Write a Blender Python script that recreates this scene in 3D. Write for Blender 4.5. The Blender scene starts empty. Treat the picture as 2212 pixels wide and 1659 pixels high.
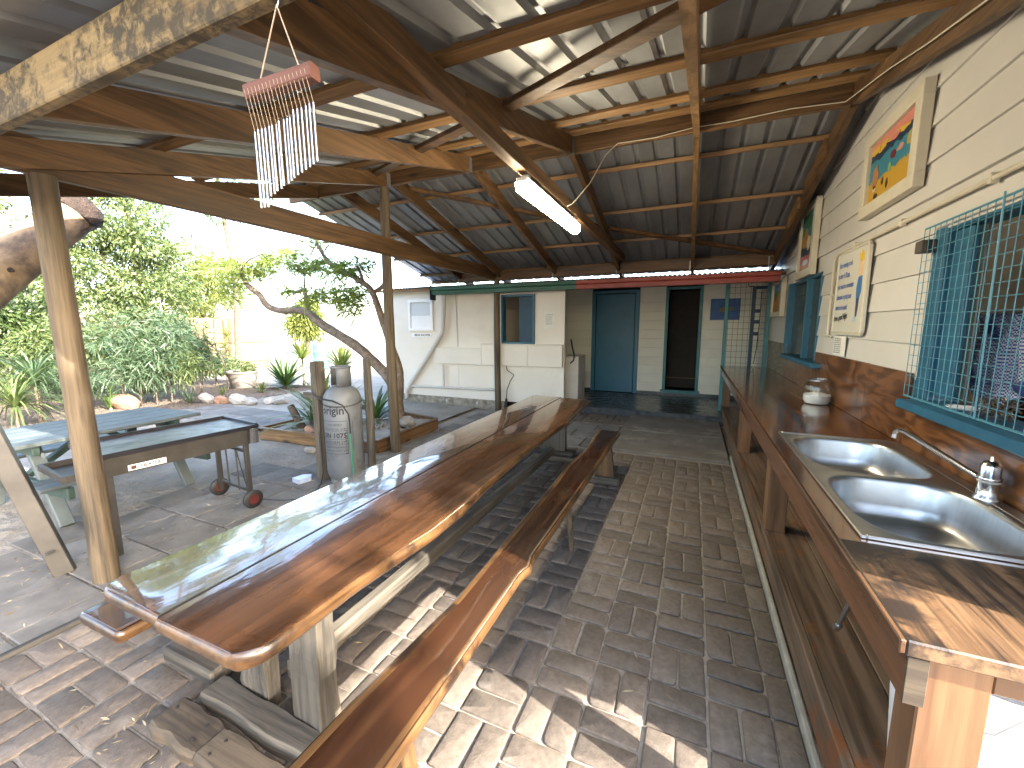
import bpy, bmesh, math, random
import numpy as np
from mathutils import Vector, Matrix

# ------------------------------------------------------------------ camera, sky, sun, exposure
scene = bpy.context.scene
C = scene.collection
cam_data = bpy.data.cameras.new('camera')
cam_data.sensor_width = 36.0
cam_data.lens = 36.0 * 885.0 / 2212.0
cam_data.clip_start = 0.02
cam_data.clip_end = 2000.0
cam = bpy.data.objects.new('camera', cam_data)
C.objects.link(cam)
scene.camera = cam

def cam_rows(yaw, pitch, roll):
    cy, sy = math.cos(yaw), math.sin(yaw); cp, sp = math.cos(pitch), math.sin(pitch); cr, sr = math.cos(roll), math.sin(roll)
    B = Matrix(((1, 0, 0), (0, 0, -1), (0, 1, 0)))
    Y = Matrix(((cy, 0, sy), (0, 1, 0), (-sy, 0, cy)))
    P = Matrix(((1, 0, 0), (0, cp, -sp), (0, sp, cp)))
    R = Matrix(((cr, -sr, 0), (sr, cr, 0), (0, 0, 1)))
    return R @ P @ Y @ B
CM = cam_rows(math.radians(23.75), math.radians(8.10), math.radians(-0.2))
CAM = Vector((0, 0, 1.6))
right, up, back = Vector(CM[0]), -Vector(CM[1]), -Vector(CM[2])
mw = Matrix((right, up, back)).transposed().to_4x4()
mw.translation = CAM
cam.matrix_world = mw

def project(p):                                   # world point -> 1024x768 pixels (only to choose which bricks are nearest)
    c = CM @ (Vector(p) - CAM)
    if c.z < 0.05: return None
    return (512 + 409.7 * c.x / c.z, 384 + 409.7 * c.y / c.z)

SUN_T = Vector((0.955, -0.30, 0)).normalized()    # horizontal direction towards the sun
SUN_E = math.radians(29.0)
SKY, SUN, EXPOSURE = 0.15, 2.6, 3.55
world = bpy.data.worlds.new('World'); scene.world = world; world.use_nodes = True
wt = world.node_tree
bg = wt.nodes['Background']
sky = wt.nodes.new('ShaderNodeTexSky'); sky.sky_type = 'NISHITA'; sky.sun_disc = False
sky.sun_elevation = SUN_E
sky.sun_rotation = math.atan2(SUN_T.x, SUN_T.y)
sky.air_density = 1.0; sky.dust_density = 3.0; sky.ozone_density = 0.6
wt.links.new(sky.outputs[0], bg.inputs[0]); bg.inputs[1].default_value = SKY
sl = bpy.data.lights.new('sun', 'SUN'); sl.energy = SUN; sl.angle = math.radians(0.5); sl.color = (1.0, 0.93, 0.82)
so = bpy.data.objects.new('sun', sl); C.objects.link(so)
sd = Vector((SUN_T.x * math.cos(SUN_E), SUN_T.y * math.cos(SUN_E), math.sin(SUN_E)))
so.rotation_euler = sd.to_track_quat('Z', 'Y').to_euler()
so.location = sd * 30
vs = scene.view_settings
scene.display_settings.display_device = 'sRGB'
vs.view_transform = 'Standard'; vs.look = 'None'; vs.exposure = EXPOSURE; vs.gamma = 1.0; vs.use_curve_mapping = False
scene.render.engine = 'CYCLES'
cy_ = scene.cycles
cy_.use_denoising = True
try: cy_.denoiser = 'OPENIMAGEDENOISE'
except Exception: pass
cy_.max_bounces = 12; cy_.diffuse_bounces = 5; cy_.glossy_bounces = 5; cy_.transmission_bounces = 8; cy_.transparent_max_bounces = 8
cy_.sample_clamp_indirect = 6.0
cy_.caustics_refractive = False; cy_.caustics_reflective = False

rnd = random.Random(11)

# ------------------------------------------------------------------ materials
def new_mat(name):
    m = bpy.data.materials.new(name); m.use_nodes = True
    nt = m.node_tree
    return m, nt, nt.nodes['Principled BSDF']

def N(nt, t, **kw):
    n = nt.nodes.new(t)
    for k, v in kw.items():
        if k.startswith('i_'): n.inputs[k[2:].replace('_', ' ')].default_value = v
        else: setattr(n, k, v)
    return n

def coords(nt, stretch=(1, 1, 1), rndamt=0.0):
    tc = N(nt, 'ShaderNodeTexCoord')
    mp = N(nt, 'ShaderNodeMapping'); mp.inputs['Scale'].default_value = stretch
    if rndamt:
        oi = N(nt, 'ShaderNodeObjectInfo')
        mul = N(nt, 'ShaderNodeMath', operation='MULTIPLY'); mul.inputs[1].default_value = rndamt
        nt.links.new(oi.outputs['Random'], mul.inputs[0])
        add = N(nt, 'ShaderNodeVectorMath', operation='ADD')
        nt.links.new(tc.outputs['Object'], add.inputs[0]); nt.links.new(mul.outputs[0], add.inputs[1])
        nt.links.new(add.outputs[0], mp.inputs[0])
    else:
        nt.links.new(tc.outputs['Object'], mp.inputs[0])
    return mp.outputs[0]

def ramp(nt, fac, stops, interp='LINEAR'):
    r = N(nt, 'ShaderNodeValToRGB'); cr = r.color_ramp; cr.interpolation = interp
    while len(cr.elements) < len(stops): cr.elements.new(0.5)
    for e, (p, c) in zip(cr.elements, stops):
        e.position = p; e.color = (c[0], c[1], c[2], 1)
    nt.links.new(fac, r.inputs[0])
    return r.outputs[0]

def noise(nt, vec, scale, detail=5, rough=0.55, dist=0.0):
    n = N(nt, 'ShaderNodeTexNoise'); n.inputs['Scale'].default_value = scale; n.inputs['Detail'].default_value = detail
    n.inputs['Roughness'].default_value = rough; n.inputs['Distortion'].default_value = dist
    nt.links.new(vec, n.inputs['Vector'])
    return n.outputs['Fac']

def mixc(nt, fac, a, b, mode='MIX'):
    m = N(nt, 'ShaderNodeMix', data_type='RGBA', blend_type=mode)
    for sock, v in ((m.inputs[0], fac), (m.inputs[6], a), (m.inputs[7], b)):
        if hasattr(v, 'is_output'): nt.links.new(v, sock)
        elif isinstance(v, (int, float)): sock.default_value = v
        else: sock.default_value = (v[0], v[1], v[2], 1)
    return m.outputs[2]

def bump(nt, bsdf, height, strength, distance):
    b = N(nt, 'ShaderNodeBump'); b.inputs['Strength'].default_value = strength; b.inputs['Distance'].default_value = distance
    nt.links.new(height, b.inputs['Height']); nt.links.new(b.outputs[0], bsdf.inputs['Normal'])

def surf(name, c1, c2, scale=4.0, rough=0.6, rough2=None, metal=0.0, bmp=0.0, bscale=60.0, bdist=0.004, stretch=(1, 1, 1),
         coat=0.0, vary=0.0, stain=None, stain_scale=1.5, stain_lo=0.55, stain_hi=0.72, ior=1.5):
    """General painted / mineral / metal surface: two tones by noise, wear stains, fine relief, optional per-object shift."""
    m, nt, b = new_mat(name)
    v = coords(nt, stretch, 37.0 if vary else 0.0)
    f = noise(nt, v, scale, 6, 0.6)
    col = ramp(nt, f, [(0.32, c1), (0.68, c2)])
    if stain is not None:
        s = noise(nt, v, stain_scale, 8, 0.68, 0.4)
        sf = ramp(nt, s, [(stain_lo, (0, 0, 0)), (stain_hi, (1, 1, 1))])
        col = mixc(nt, sf, col, stain)
    if vary:
        oi = N(nt, 'ShaderNodeObjectInfo')
        hv = N(nt, 'ShaderNodeHueSaturation')
        mr = N(nt, 'ShaderNodeMapRange'); mr.inputs[3].default_value = 1 - vary; mr.inputs[4].default_value = 1 + vary
        nt.links.new(oi.outputs['Random'], mr.inputs[0]); nt.links.new(mr.outputs[0], hv.inputs['Value'])
        nt.links.new(col, hv.inputs['Color']); col = hv.outputs[0]
    nt.links.new(col, b.inputs['Base Color'])
    if rough2 is None: rough2 = min(1.0, rough + 0.12)
    rf = noise(nt, v, scale * 2.3, 5)
    rr = N(nt, 'ShaderNodeMapRange'); rr.inputs[1].default_value = 0.3; rr.inputs[2].default_value = 0.7
    rr.inputs[3].default_value = rough; rr.inputs[4].default_value = rough2
    nt.links.new(rf, rr.inputs[0]); nt.links.new(rr.outputs[0], b.inputs['Roughness'])
    b.inputs['Metallic'].default_value = metal
    b.inputs['IOR'].default_value = ior
    if coat: b.inputs['Coat Weight'].default_value = coat; b.inputs['Coat Roughness'].default_value = 0.08
    if bmp: bump(nt, b, noise(nt, v, bscale, 4), bmp, bdist)
    return m

def wood(name, dark, light, axis='y', rough=0.55, gloss=0.0, fine=1.0, vary=0.18, mould=None, knots=True, bmp=0.25, mould_lo=0.5, figure=1.0, mould_scale=9.0, undul=0.0):
    """Timber with grain running along the given axis."""
    m, nt, b = new_mat(name)
    long_, cross = 1.3 * fine, 26.0 * fine
    st = {'x': (long_, cross, cross), 'y': (cross, long_, cross), 'z': (cross, cross, long_)}[axis]
    st2 = {'x': (.35, 5, 5), 'y': (5, .35, 5), 'z': (5, 5, .35)}[axis]
    v = coords(nt, st, 23.0); v2 = coords(nt, st2, 23.0); v3 = coords(nt, (1, 1, 1), 23.0)
    g = noise(nt, v, 1.6, 8, 0.62, 0.35)
    broad = noise(nt, v2, 1.4 * figure, 4, 0.5, 1.2)
    mx = N(nt, 'ShaderNodeMix', data_type='FLOAT'); mx.inputs[0].default_value = 0.45
    nt.links.new(g, mx.inputs[2]); nt.links.new(broad, mx.inputs[3])
    col = ramp(nt, mx.outputs[0], [(0.41, dark), (0.58, light)])
    if knots:
        vo = N(nt, 'ShaderNodeTexVoronoi'); vo.inputs['Scale'].default_value = 1.5
        stk = {'x': (.8, 2.2, 2.2), 'y': (2.2, .8, 2.2), 'z': (2.2, 2.2, .8)}[axis]
        nt.links.new(coords(nt, stk, 23.0), vo.inputs['Vector'])
        kf = ramp(nt, vo.outputs['Distance'], [(0.045, (1, 1, 1)), (0.11, (0, 0, 0))])
        col = mixc(nt, kf, col, tuple(x * 0.35 for x in dark))
    if mould is not None:
        s = noise(nt, v3, mould_scale, 9, 0.72, 0.6)
        s2 = noise(nt, v3, 2.2, 4, 0.6)
        ad = N(nt, 'ShaderNodeMath', operation='MULTIPLY'); nt.links.new(s, ad.inputs[0]); nt.links.new(s2, ad.inputs[1])
        sf = ramp(nt, ad.outputs[0], [(mould_lo * mould_lo, (0, 0, 0)), (mould_lo * mould_lo + 0.08, (1, 1, 1))])
        col = mixc(nt, sf, col, mould)
    oi = N(nt, 'ShaderNodeObjectInfo'); hv = N(nt, 'ShaderNodeHueSaturation')
    mr = N(nt, 'ShaderNodeMapRange'); mr.inputs[3].default_value = 1 - vary; mr.inputs[4].default_value = 1 + vary
    nt.links.new(oi.outputs['Random'], mr.inputs[0]); nt.links.new(mr.outputs[0], hv.inputs['Value'])
    nt.links.new(col, hv.inputs['Color'])
    nt.links.new(hv.outputs[0], b.inputs['Base Color'])
    rr = N(nt, 'ShaderNodeMapRange'); rr.inputs[1].default_value = 0.35; rr.inputs[2].default_value = 0.65
    rr.inputs[3].default_value = rough; rr.inputs[4].default_value = min(1, rough + 0.14)
    nt.links.new(broad, rr.inputs[0]); nt.links.new(rr.outputs[0], b.inputs['Roughness'])
    if gloss:
        b.inputs['Coat Weight'].default_value = gloss; b.inputs['Coat Roughness'].default_value = 0.045 if undul else 0.1
        b.inputs['Coat IOR'].default_value = 1.9 if undul else 1.6
    if undul:
        u1 = noise(nt, coords(nt, (3.0, 1.1, 3.0)), 2.2, 3, .5, .6)
        sm_ = N(nt, 'ShaderNodeMath', operation='MULTIPLY_ADD'); nt.links.new(u1, sm_.inputs[0]); sm_.inputs[1].default_value = undul; nt.links.new(g, sm_.inputs[2])
        bump(nt, b, sm_.outputs[0], bmp, 0.002)
        bc = nt.nodes[-1]; nt.links.new(bc.outputs[0], b.inputs['Coat Normal'])
    elif bmp: bump(nt, b, g, bmp, 0.002)
    return m

def leaf_mat(name, c1, c2, rough=0.45, trans=0.35):
    m, nt, b = new_mat(name)
    ge = N(nt, 'ShaderNodeNewGeometry')
    col = ramp(nt, ge.outputs['Random Per Island'], [(0.0, c1), (1.0, c2)])
    nt.links.new(col, b.inputs['Base Color']); b.inputs['Roughness'].default_value = rough
    tr = N(nt, 'ShaderNodeBsdfTranslucent')
    tc = mixc(nt, 1.0, col, (1.0, 1.15, 0.5), 'MULTIPLY'); nt.links.new(tc, tr.inputs[0])
    mx = N(nt, 'ShaderNodeMixShader'); mx.inputs[0].default_value = trans
    nt.links.new(b.outputs[0], mx.inputs[1]); nt.links.new(tr.outputs[0], mx.inputs[2])
    nt.links.new(mx.outputs[0], nt.nodes['Material Output'].inputs[0])
    return m

def plain(name, c, rough=0.5, metal=0.0):
    m, nt, b = new_mat(name)
    v = coords(nt)
    f = noise(nt, v, 30, 4)
    nt.links.new(ramp(nt, f, [(0.3, tuple(x * 0.9 for x in c)), (0.7, tuple(min(1, x * 1.06) for x in c))]), b.inputs['Base Color'])
    b.inputs['Roughness'].default_value = rough; b.inputs['Metallic'].default_value = metal
    return m

MT = {}
# pine framing, weathered and dressed
for ax in 'xyz':
    MT['pine_' + ax] = wood('pine_' + ax, (0.115, 0.061, 0.022), (0.265, 0.148, 0.058), ax, 0.5, 0.0)
    MT['beam_' + ax] = wood('beam_' + ax, (0.058, 0.030, 0.012), (0.160, 0.085, 0.035), ax, 0.5, 0.0)
    MT['grey_wood_' + ax] = wood('grey_wood_' + ax, (0.034, 0.029, 0.023), (0.115, 0.098, 0.076), ax, 0.75, 0.0, bmp=0.5)
    MT['pole_' + ax] = wood('pole_' + ax, (0.040, 0.030, 0.019), (0.142, 0.104, 0.064), ax, 0.65, 0.0, fine=.8, bmp=0.6, vary=.05)
    MT['counter_' + ax] = wood('counter_' + ax, (0.060, 0.023, 0.010), (0.15, 0.060, 0.025), ax, 0.22, 0.6, vary=.08)
    MT['dark_trim_' + ax] = wood('dark_trim_' + ax, (0.04, 0.018, 0.008), (0.10, 0.045, 0.02), ax, 0.4)
MT['mouldy'] = wood('mouldy_timber', (0.13, 0.085, 0.038), (0.27, 0.19, 0.09), 'x', 0.65, mould=(0.045, 0.034, 0.020), mould_lo=0.44, mould_scale=24)
MT['table_top'] = wood('varnished_slab', (0.034, 0.016, 0.008), (0.092, 0.041, 0.018), 'y', 0.18, 1.0, fine=.55, vary=.06, bmp=0.11, figure=.7, undul=12.0)
MT['table_edge'] = wood('live_edge', (0.040, 0.019, 0.008), (0.125, 0.064, 0.024), 'y', 0.3, 0.6, fine=.8, vary=.05, bmp=0.7, knots=False, mould=(0.022, 0.011, 0.006), mould_lo=.50)
MT['bench_top'] = wood('bench_heart', (0.012, 0.0052, 0.0034), (0.042, 0.016, 0.0075), 'y', 0.17, 0.9, fine=.55, vary=.06, bmp=0.10, figure=.8, undul=8.0, mould=(0.065, 0.030, 0.012), mould_lo=.555)
MT['shelf'] = wood('worn_shelf', (0.060, 0.038, 0.024), (0.165, 0.112, 0.074), 'y', 0.5, 0.1, fine=.6, mould=(0.16, 0.06, 0.02), mould_lo=.52, bmp=.15)
MT['splash'] = wood('varnished_plywood', (0.055, 0.019, 0.007), (0.225, 0.088, 0.028), 'y', 0.28, 0.55, fine=.45, vary=.1, figure=2.6, bmp=.05)
MT['splash_grey'] = wood('weathered_plywood', (0.15, 0.11, 0.065), (0.30, 0.23, 0.145), 'y', 0.4, 0.3, fine=.45, figure=2.0, bmp=.05)
MT['worn_end'] = wood('worn_counter_end', (0.026, 0.015, 0.009), (0.165, 0.092, 0.046), 'y', 0.4, 0.2, fine=1.3, mould=(0.018, 0.011, 0.008), mould_lo=.455, bmp=.6)
MT['counter_top'] = wood('counter_top_varnish', (0.060, 0.023, 0.010), (0.175, 0.068, 0.026), 'y', 0.14, 0.9, fine=.4, vary=.04, mould=(0.04, 0.024, 0.014), mould_lo=.55, bmp=.04)
MT['orange_leg'] = wood('oiled_leg', (0.10, 0.047, 0.021), (0.185, 0.092, 0.042), 'z', 0.3, 0.4, fine=.7)
MT['bark'] = surf('bark', (0.10, 0.070, 0.050), (0.24, 0.18, 0.13), 14, 0.85, bmp=0.9, bscale=35, bdist=0.02, stain=(0.27, 0.22, 0.17), stain_scale=5)
MT['log_bark'] = surf('pale_log_bark', (0.16, 0.11, 0.065), (0.29, 0.215, 0.14), 5, 0.8, bmp=0.5, bscale=18, bdist=0.02, stain=(0.085, 0.062, 0.050), stain_scale=2.6, stain_lo=.46, stain_hi=.60)
MT['log_dark'] = surf('dark_log_end', (0.015, 0.010, 0.008), (0.045, 0.028, 0.022), 12, 0.9, bmp=1.0, bscale=25, bdist=0.03)
MT['dark_bark'] = surf('dark_bark', (0.055, 0.04, 0.03), (0.13, 0.10, 0.075), 12, 0.9, bmp=0.8, bscale=30, bdist=0.02)
MT['foot'] = wood('weathered_foot', (0.045, 0.032, 0.021), (0.125, 0.093, 0.06), 'x', 0.7, bmp=.5)
MT['edging'] = wood('dark_edging', (0.03, 0.027, 0.024), (0.085, 0.078, 0.068), 'y', 0.8)
MT['brick'] = surf('clay_paver', (0.092, 0.074, 0.060), (0.148, 0.120, 0.097), 40, 0.78, bmp=0.7, bscale=160, bdist=0.003, vary=0.26, stain=(0.20, 0.175, 0.15), stain_scale=6, stain_lo=.56, stain_hi=.78)
MT['joint'] = surf('joint_sand', (0.19, 0.168, 0.145), (0.30, 0.27, 0.236), 30, 0.95, bmp=0.8, bscale=180, bdist=0.004)
MT['slab'] = surf('concrete_paver', (0.112, 0.105, 0.097), (0.175, 0.165, 0.153), 5, 0.85, bmp=0.35, bscale=120, bdist=0.003, vary=0.14, stain=(0.24, 0.225, 0.207), stain_scale=2.5, stain_lo=.52, stain_hi=.75)
MT['pad'] = surf('concrete_pad', (0.13, 0.112, 0.093), (0.195, 0.173, 0.148), 3.5, 0.85, bmp=0.3, bscale=150, bdist=0.003, stain=(0.33, 0.30, 0.26), stain_scale=2.1)
MT['kerb'] = surf('pale_kerb', (0.24, 0.233, 0.205), (0.34, 0.325, 0.29), 15, 0.85, bmp=0.3, bscale=120)
MT['sand'] = surf('garden_sand', (0.21, 0.188, 0.158), (0.32, 0.29, 0.25), 1.6, 0.95, bmp=0.9, bscale=7, bdist=0.05, stain=(0.20, 0.155, 0.115), stain_scale=0.55, stain_lo=.56, stain_hi=.7)
MT['mulch'] = surf('mulch', (0.075, 0.054, 0.040), (0.21, 0.165, 0.125), 26, 0.95, bmp=1.0, bscale=45, bdist=0.03)
MT['dark_floor'] = surf('painted_floor', (0.045, 0.050, 0.058), (0.062, 0.068, 0.077), 3, 0.22, 0.36, bmp=0.05, bscale=60)
MT['white_board'] = surf('cream_board_paint', (0.53, 0.51, 0.47), (0.58, 0.56, 0.52), 2.2, 0.42, bmp=0.08, bscale=90, bdist=0.002, vary=0.03)
MT['back_board'] = surf('yellowed_board_paint', (0.70, 0.67, 0.56), (0.77, 0.745, 0.65), 2.0, 0.35, bmp=0.1, bscale=60, bdist=0.003, vary=0.06)
MT['beige'] = surf('beige_sheet_paint', (0.68, 0.625, 0.55), (0.74, 0.69, 0.62), 1.3, 0.5, bmp=0.05, bscale=40, vary=0.02, stain=(0.62, 0.565, 0.49), stain_scale=.9)
MT['footing'] = surf('rough_footing', (0.17, 0.145, 0.115), (0.42, 0.375, 0.31), 9, 0.95, bmp=1.0, bscale=30, bdist=0.03)
MT['blue'] = surf('blue_gloss_paint', (0.018, 0.092, 0.158), (0.027, 0.124, 0.200), 6, 0.33, bmp=0.12, bscale=50, bdist=0.002, vary=0.05)
MT['door_blue'] = surf('door_blue_paint', (0.024, 0.125, 0.210), (0.034, 0.160, 0.255), 2, 0.4, bmp=0.05)
MT['dark_blue'] = surf('dark_blue_paint', (0.006, 0.035, 0.07), (0.010, 0.05, 0.095), 4, 0.4)
MT['teal'] = surf('teal_paint', (0.045, 0.165, 0.185), (0.07, 0.22, 0.235), 6, 0.45)
MT['wire_teal'] = plain('teal_wire', (0.09, 0.26, 0.33), 0.45)
MT['wire_dark'] = plain('dark_wire', (0.06, 0.055, 0.05), 0.5, 0.4)
MT['green_gutter'] = surf('green_gutter', (0.022, 0.085, 0.055), (0.034, 0.115, 0.078), 6, 0.4)
MT['red_gutter'] = surf('red_gutter', (0.25, 0.042, 0.028), (0.33, 0.065, 0.044), 6, 0.42)
MT['white'] = surf('white_paint', (0.80, 0.80, 0.81), (0.85, 0.85, 0.86), 3, 0.4)
MT['pvc'] = surf('pvc_pipe', (0.50, 0.47, 0.43), (0.57, 0.54, 0.50), 5, 0.4)
MT['cream'] = surf('cream_frame', (0.52, 0.48, 0.37), (0.60, 0.555, 0.44), 6, 0.4)
MT['black'] = plain('black_rubber_and_gap_shade', (0.016, 0.016, 0.017), 0.55)  # also colours shade into the gap between the table planks
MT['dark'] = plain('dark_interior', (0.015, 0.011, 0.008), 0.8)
MT['room'] = surf('room_wall', (0.55, 0.48, 0.38), (0.62, 0.55, 0.44), 2, 0.6)
MT['steel'] = surf('stainless', (0.44, 0.44, 0.44), (0.52, 0.52, 0.51), 9, 0.30, 0.40, metal=1.0, stretch=(1, 6, 1))
MT['chrome'] = plain('chrome', (0.82, 0.82, 0.83), 0.2, 1.0)
MT['galv'] = surf('galvanised_sheet', (0.26, 0.267, 0.28), (0.37, 0.378, 0.39), 3.0, 0.46, 0.60, metal=0.72, bmp=0.05, bscale=14, bdist=0.01, stretch=(1, .35, 1), vary=.12, stain=(0.38, 0.37, 0.34), stain_scale=3.5, stain_lo=.60, stain_hi=.75)
MT['galv_pale'] = surf('weathered_corrugated', (0.55, 0.56, 0.57), (0.70, 0.71, 0.72), 2.0, 0.5, 0.6, metal=0.3)
MT['gas_grey'] = surf('gas_cylinder_paint', (0.125, 0.134, 0.146), (0.170, 0.180, 0.193), 6, 0.36, bmp=0.06, bscale=30, stain=(0.11, 0.105, 0.098), stain_scale=5, stain_lo=.58, stain_hi=.66)
MT['bbq_steel'] = surf('bbq_steel', (0.048, 0.044, 0.041), (0.082, 0.076, 0.070), 4, 0.42, 0.55, metal=0.6)
MT['bbq_plate'] = surf('bbq_plate', (0.09, 0.09, 0.095), (0.26, 0.25, 0.24), 5, 0.28, 0.5, metal=0.75, stain=(0.34, 0.31, 0.28), stain_scale=3)
MT['bbq_rim'] = plain('bbq_rim', (0.018, 0.018, 0.026), 0.35, 0.3)
MT['green_paint'] = surf('grey_green_paint', (0.080, 0.100, 0.106), (0.120, 0.145, 0.150), 5, 0.5, vary=.1)
MT['dark_green_paint'] = surf('dark_green_paint', (0.028, 0.055, 0.048), (0.05, 0.085, 0.07), 5, 0.5)
MT['red'] = plain('red_hub', (0.085, 0.014, 0.010), 0.5)
MT['pink_wood'] = wood('pinkish_chime_bar', (0.060, 0.024, 0.017), (0.115, 0.048, 0.034), 'x', 0.5, vary=.02, knots=False)
MT['alu'] = plain('aluminium', (0.34, 0.34, 0.37), 0.3, 1.0)
MT['string'] = plain('string', (0.30, 0.24, 0.18), 0.8)
MT['ink'] = plain('ink', (0.02, 0.02, 0.025), 0.6)
MT['blue_ink'] = plain('blue_ink', (0.09, 0.16, 0.42), 0.6)
MT['paper'] = surf('paper', (0.70, 0.69, 0.62), (0.76, 0.75, 0.70), 8, 0.7)
MT['poster'] = surf('poster_card', (0.52, 0.50, 0.43), (0.57, 0.55, 0.48), 5, 0.45)
MT['pot'] = surf('grey_pot', (0.16, 0.145, 0.13), (0.22, 0.20, 0.18), 6, 0.7)
MT['rock'] = surf('pale_rock', (0.27, 0.24, 0.20), (0.40, 0.37, 0.33), 5, 0.9, bmp=0.8, bscale=14, bdist=0.04, vary=.15)
MT['rock_red'] = surf('reddish_rock', (0.24, 0.13, 0.085), (0.40, 0.24, 0.16), 5, 0.9, bmp=0.8, bscale=14, bdist=0.04)
MT['fence'] = surf('fence_paling', (0.15, 0.103, 0.055), (0.22, 0.155, 0.085), 3, 0.8, stretch=(3, 9, .5), vary=.1)
MT['leaf_dark'] = leaf_mat('leaf_dark', (0.032, 0.062, 0.022), (0.098, 0.142, 0.048))
MT['leaf_mid'] = leaf_mat('leaf_mid', (0.044, 0.076, 0.028), (0.165, 0.205, 0.078))
MT['leaf_grey'] = leaf_mat('leaf_grey_green', (0.042, 0.086, 0.050), (0.135, 0.188, 0.108))
MT['leaf_yellow'] = leaf_mat('leaf_yellow_green', (0.095, 0.125, 0.030), (0.215, 0.236, 0.072), .45, .5)
MT['leaf_tuft'] = leaf_mat('leaf_tuft', (0.150, 0.195, 0.050), (0.330, 0.365, 0.115), .45, .5)
MT['leaf_strap'] = leaf_mat('leaf_strap', (0.034, 0.078, 0.027), (0.105, 0.165, 0.050), 0.35, .25)
MT['leaf_dry'] = leaf_mat('dry_leaf', (0.13, 0.09, 0.055), (0.30, 0.26, 0.18), 0.7, .15)
m, nt, b = new_mat('clear_glass')
tp = N(nt, 'ShaderNodeBsdfTransparent'); tp.inputs[0].default_value = (0.95, 0.97, 0.96, 1)
gl = N(nt, 'ShaderNodeBsdfGlossy'); gl.inputs['Roughness'].default_value = 0.03
lw_ = N(nt, 'ShaderNodeLayerWeight'); lw_.inputs[0].default_value = 0.5
pw = N(nt, 'ShaderNodeMath', operation='POWER'); nt.links.new(lw_.outputs['Facing'], pw.inputs[0]); pw.inputs[1].default_value = 3.5
fr = N(nt, 'ShaderNodeMath', operation='MULTIPLY_ADD'); nt.links.new(pw.outputs[0], fr.inputs[0]); fr.inputs[1].default_value = 0.45; fr.inputs[2].default_value = 0.04
mx = N(nt, 'ShaderNodeMixShader'); nt.links.new(fr.outputs[0], mx.inputs[0]); nt.links.new(tp.outputs[0], mx.inputs[1]); nt.links.new(gl.outputs[0], mx.inputs[2])
nt.links.new(mx.outputs[0], nt.nodes['Material Output'].inputs[0]); MT['glass'] = m
m, nt, b = new_mat('louvre_glass'); b.inputs['Base Color'].default_value = (0.030, 0.042, 0.037, 1); b.inputs['Roughness'].default_value = 0.22; MT['louvre'] = m
m, nt, b = new_mat('frosted_pane'); b.inputs['Base Color'].default_value = (0.55, 0.58, 0.62, 1); b.inputs['Roughness'].default_value = 0.3; MT['frost'] = m
m, nt, b = new_mat('tube_light'); b.inputs['Base Color'].default_value = (0.9, 0.88, 0.8, 1)
b.inputs['Emission Color'].default_value = (1.0, 0.86, 0.60, 1); b.inputs['Emission Strength'].default_value = 11.5; MT['lamp'] = m
def ply(name, dark, light, rough, gloss):
    """rotary-cut plywood: flowing contour grain along y"""
    m, nt, b = new_mat(name)
    v = coords(nt, (1.0, .75, 2.6), 31.0)
    n1 = noise(nt, v, 1.15, 2.5, .5, .7); fine = noise(nt, coords(nt, (4, 1.2, 60), 31.0), 2.0, 4, .6)
    mu = N(nt, 'ShaderNodeMath', operation='MULTIPLY'); nt.links.new(n1, mu.inputs[0]); mu.inputs[1].default_value = 62.0
    si = N(nt, 'ShaderNodeMath', operation='SINE'); nt.links.new(mu.outputs[0], si.inputs[0])
    ma = N(nt, 'ShaderNodeMath', operation='MULTIPLY_ADD'); nt.links.new(si.outputs[0], ma.inputs[0]); ma.inputs[1].default_value = .28; nt.links.new(fine, ma.inputs[2])
    col = ramp(nt, ma.outputs[0], [(.22, dark), (.50, tuple((p + q) / 2 for p, q in zip(dark, light))), (.74, light)])
    big = noise(nt, coords(nt, (1, 1, 1), 31.0), 2.2, 4); col = mixc(nt, ramp(nt, big, [(.45, (0, 0, 0)), (.7, (.55, .55, .55))]), col, tuple(x * .55 for x in dark))
    nt.links.new(col, b.inputs['Base Color']); b.inputs['Roughness'].default_value = rough
    b.inputs['Coat Weight'].default_value = gloss; b.inputs['Coat Roughness'].default_value = .12
    return m
MT['splash'] = ply('figured_plywood', (0.085, 0.031, 0.010), (0.215, 0.086, 0.027), .3, .5)
MT['splash_grey'] = ply('weathered_plywood', (0.085, 0.060, 0.035), (0.22, 0.165, 0.10), .4, .3)

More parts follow.
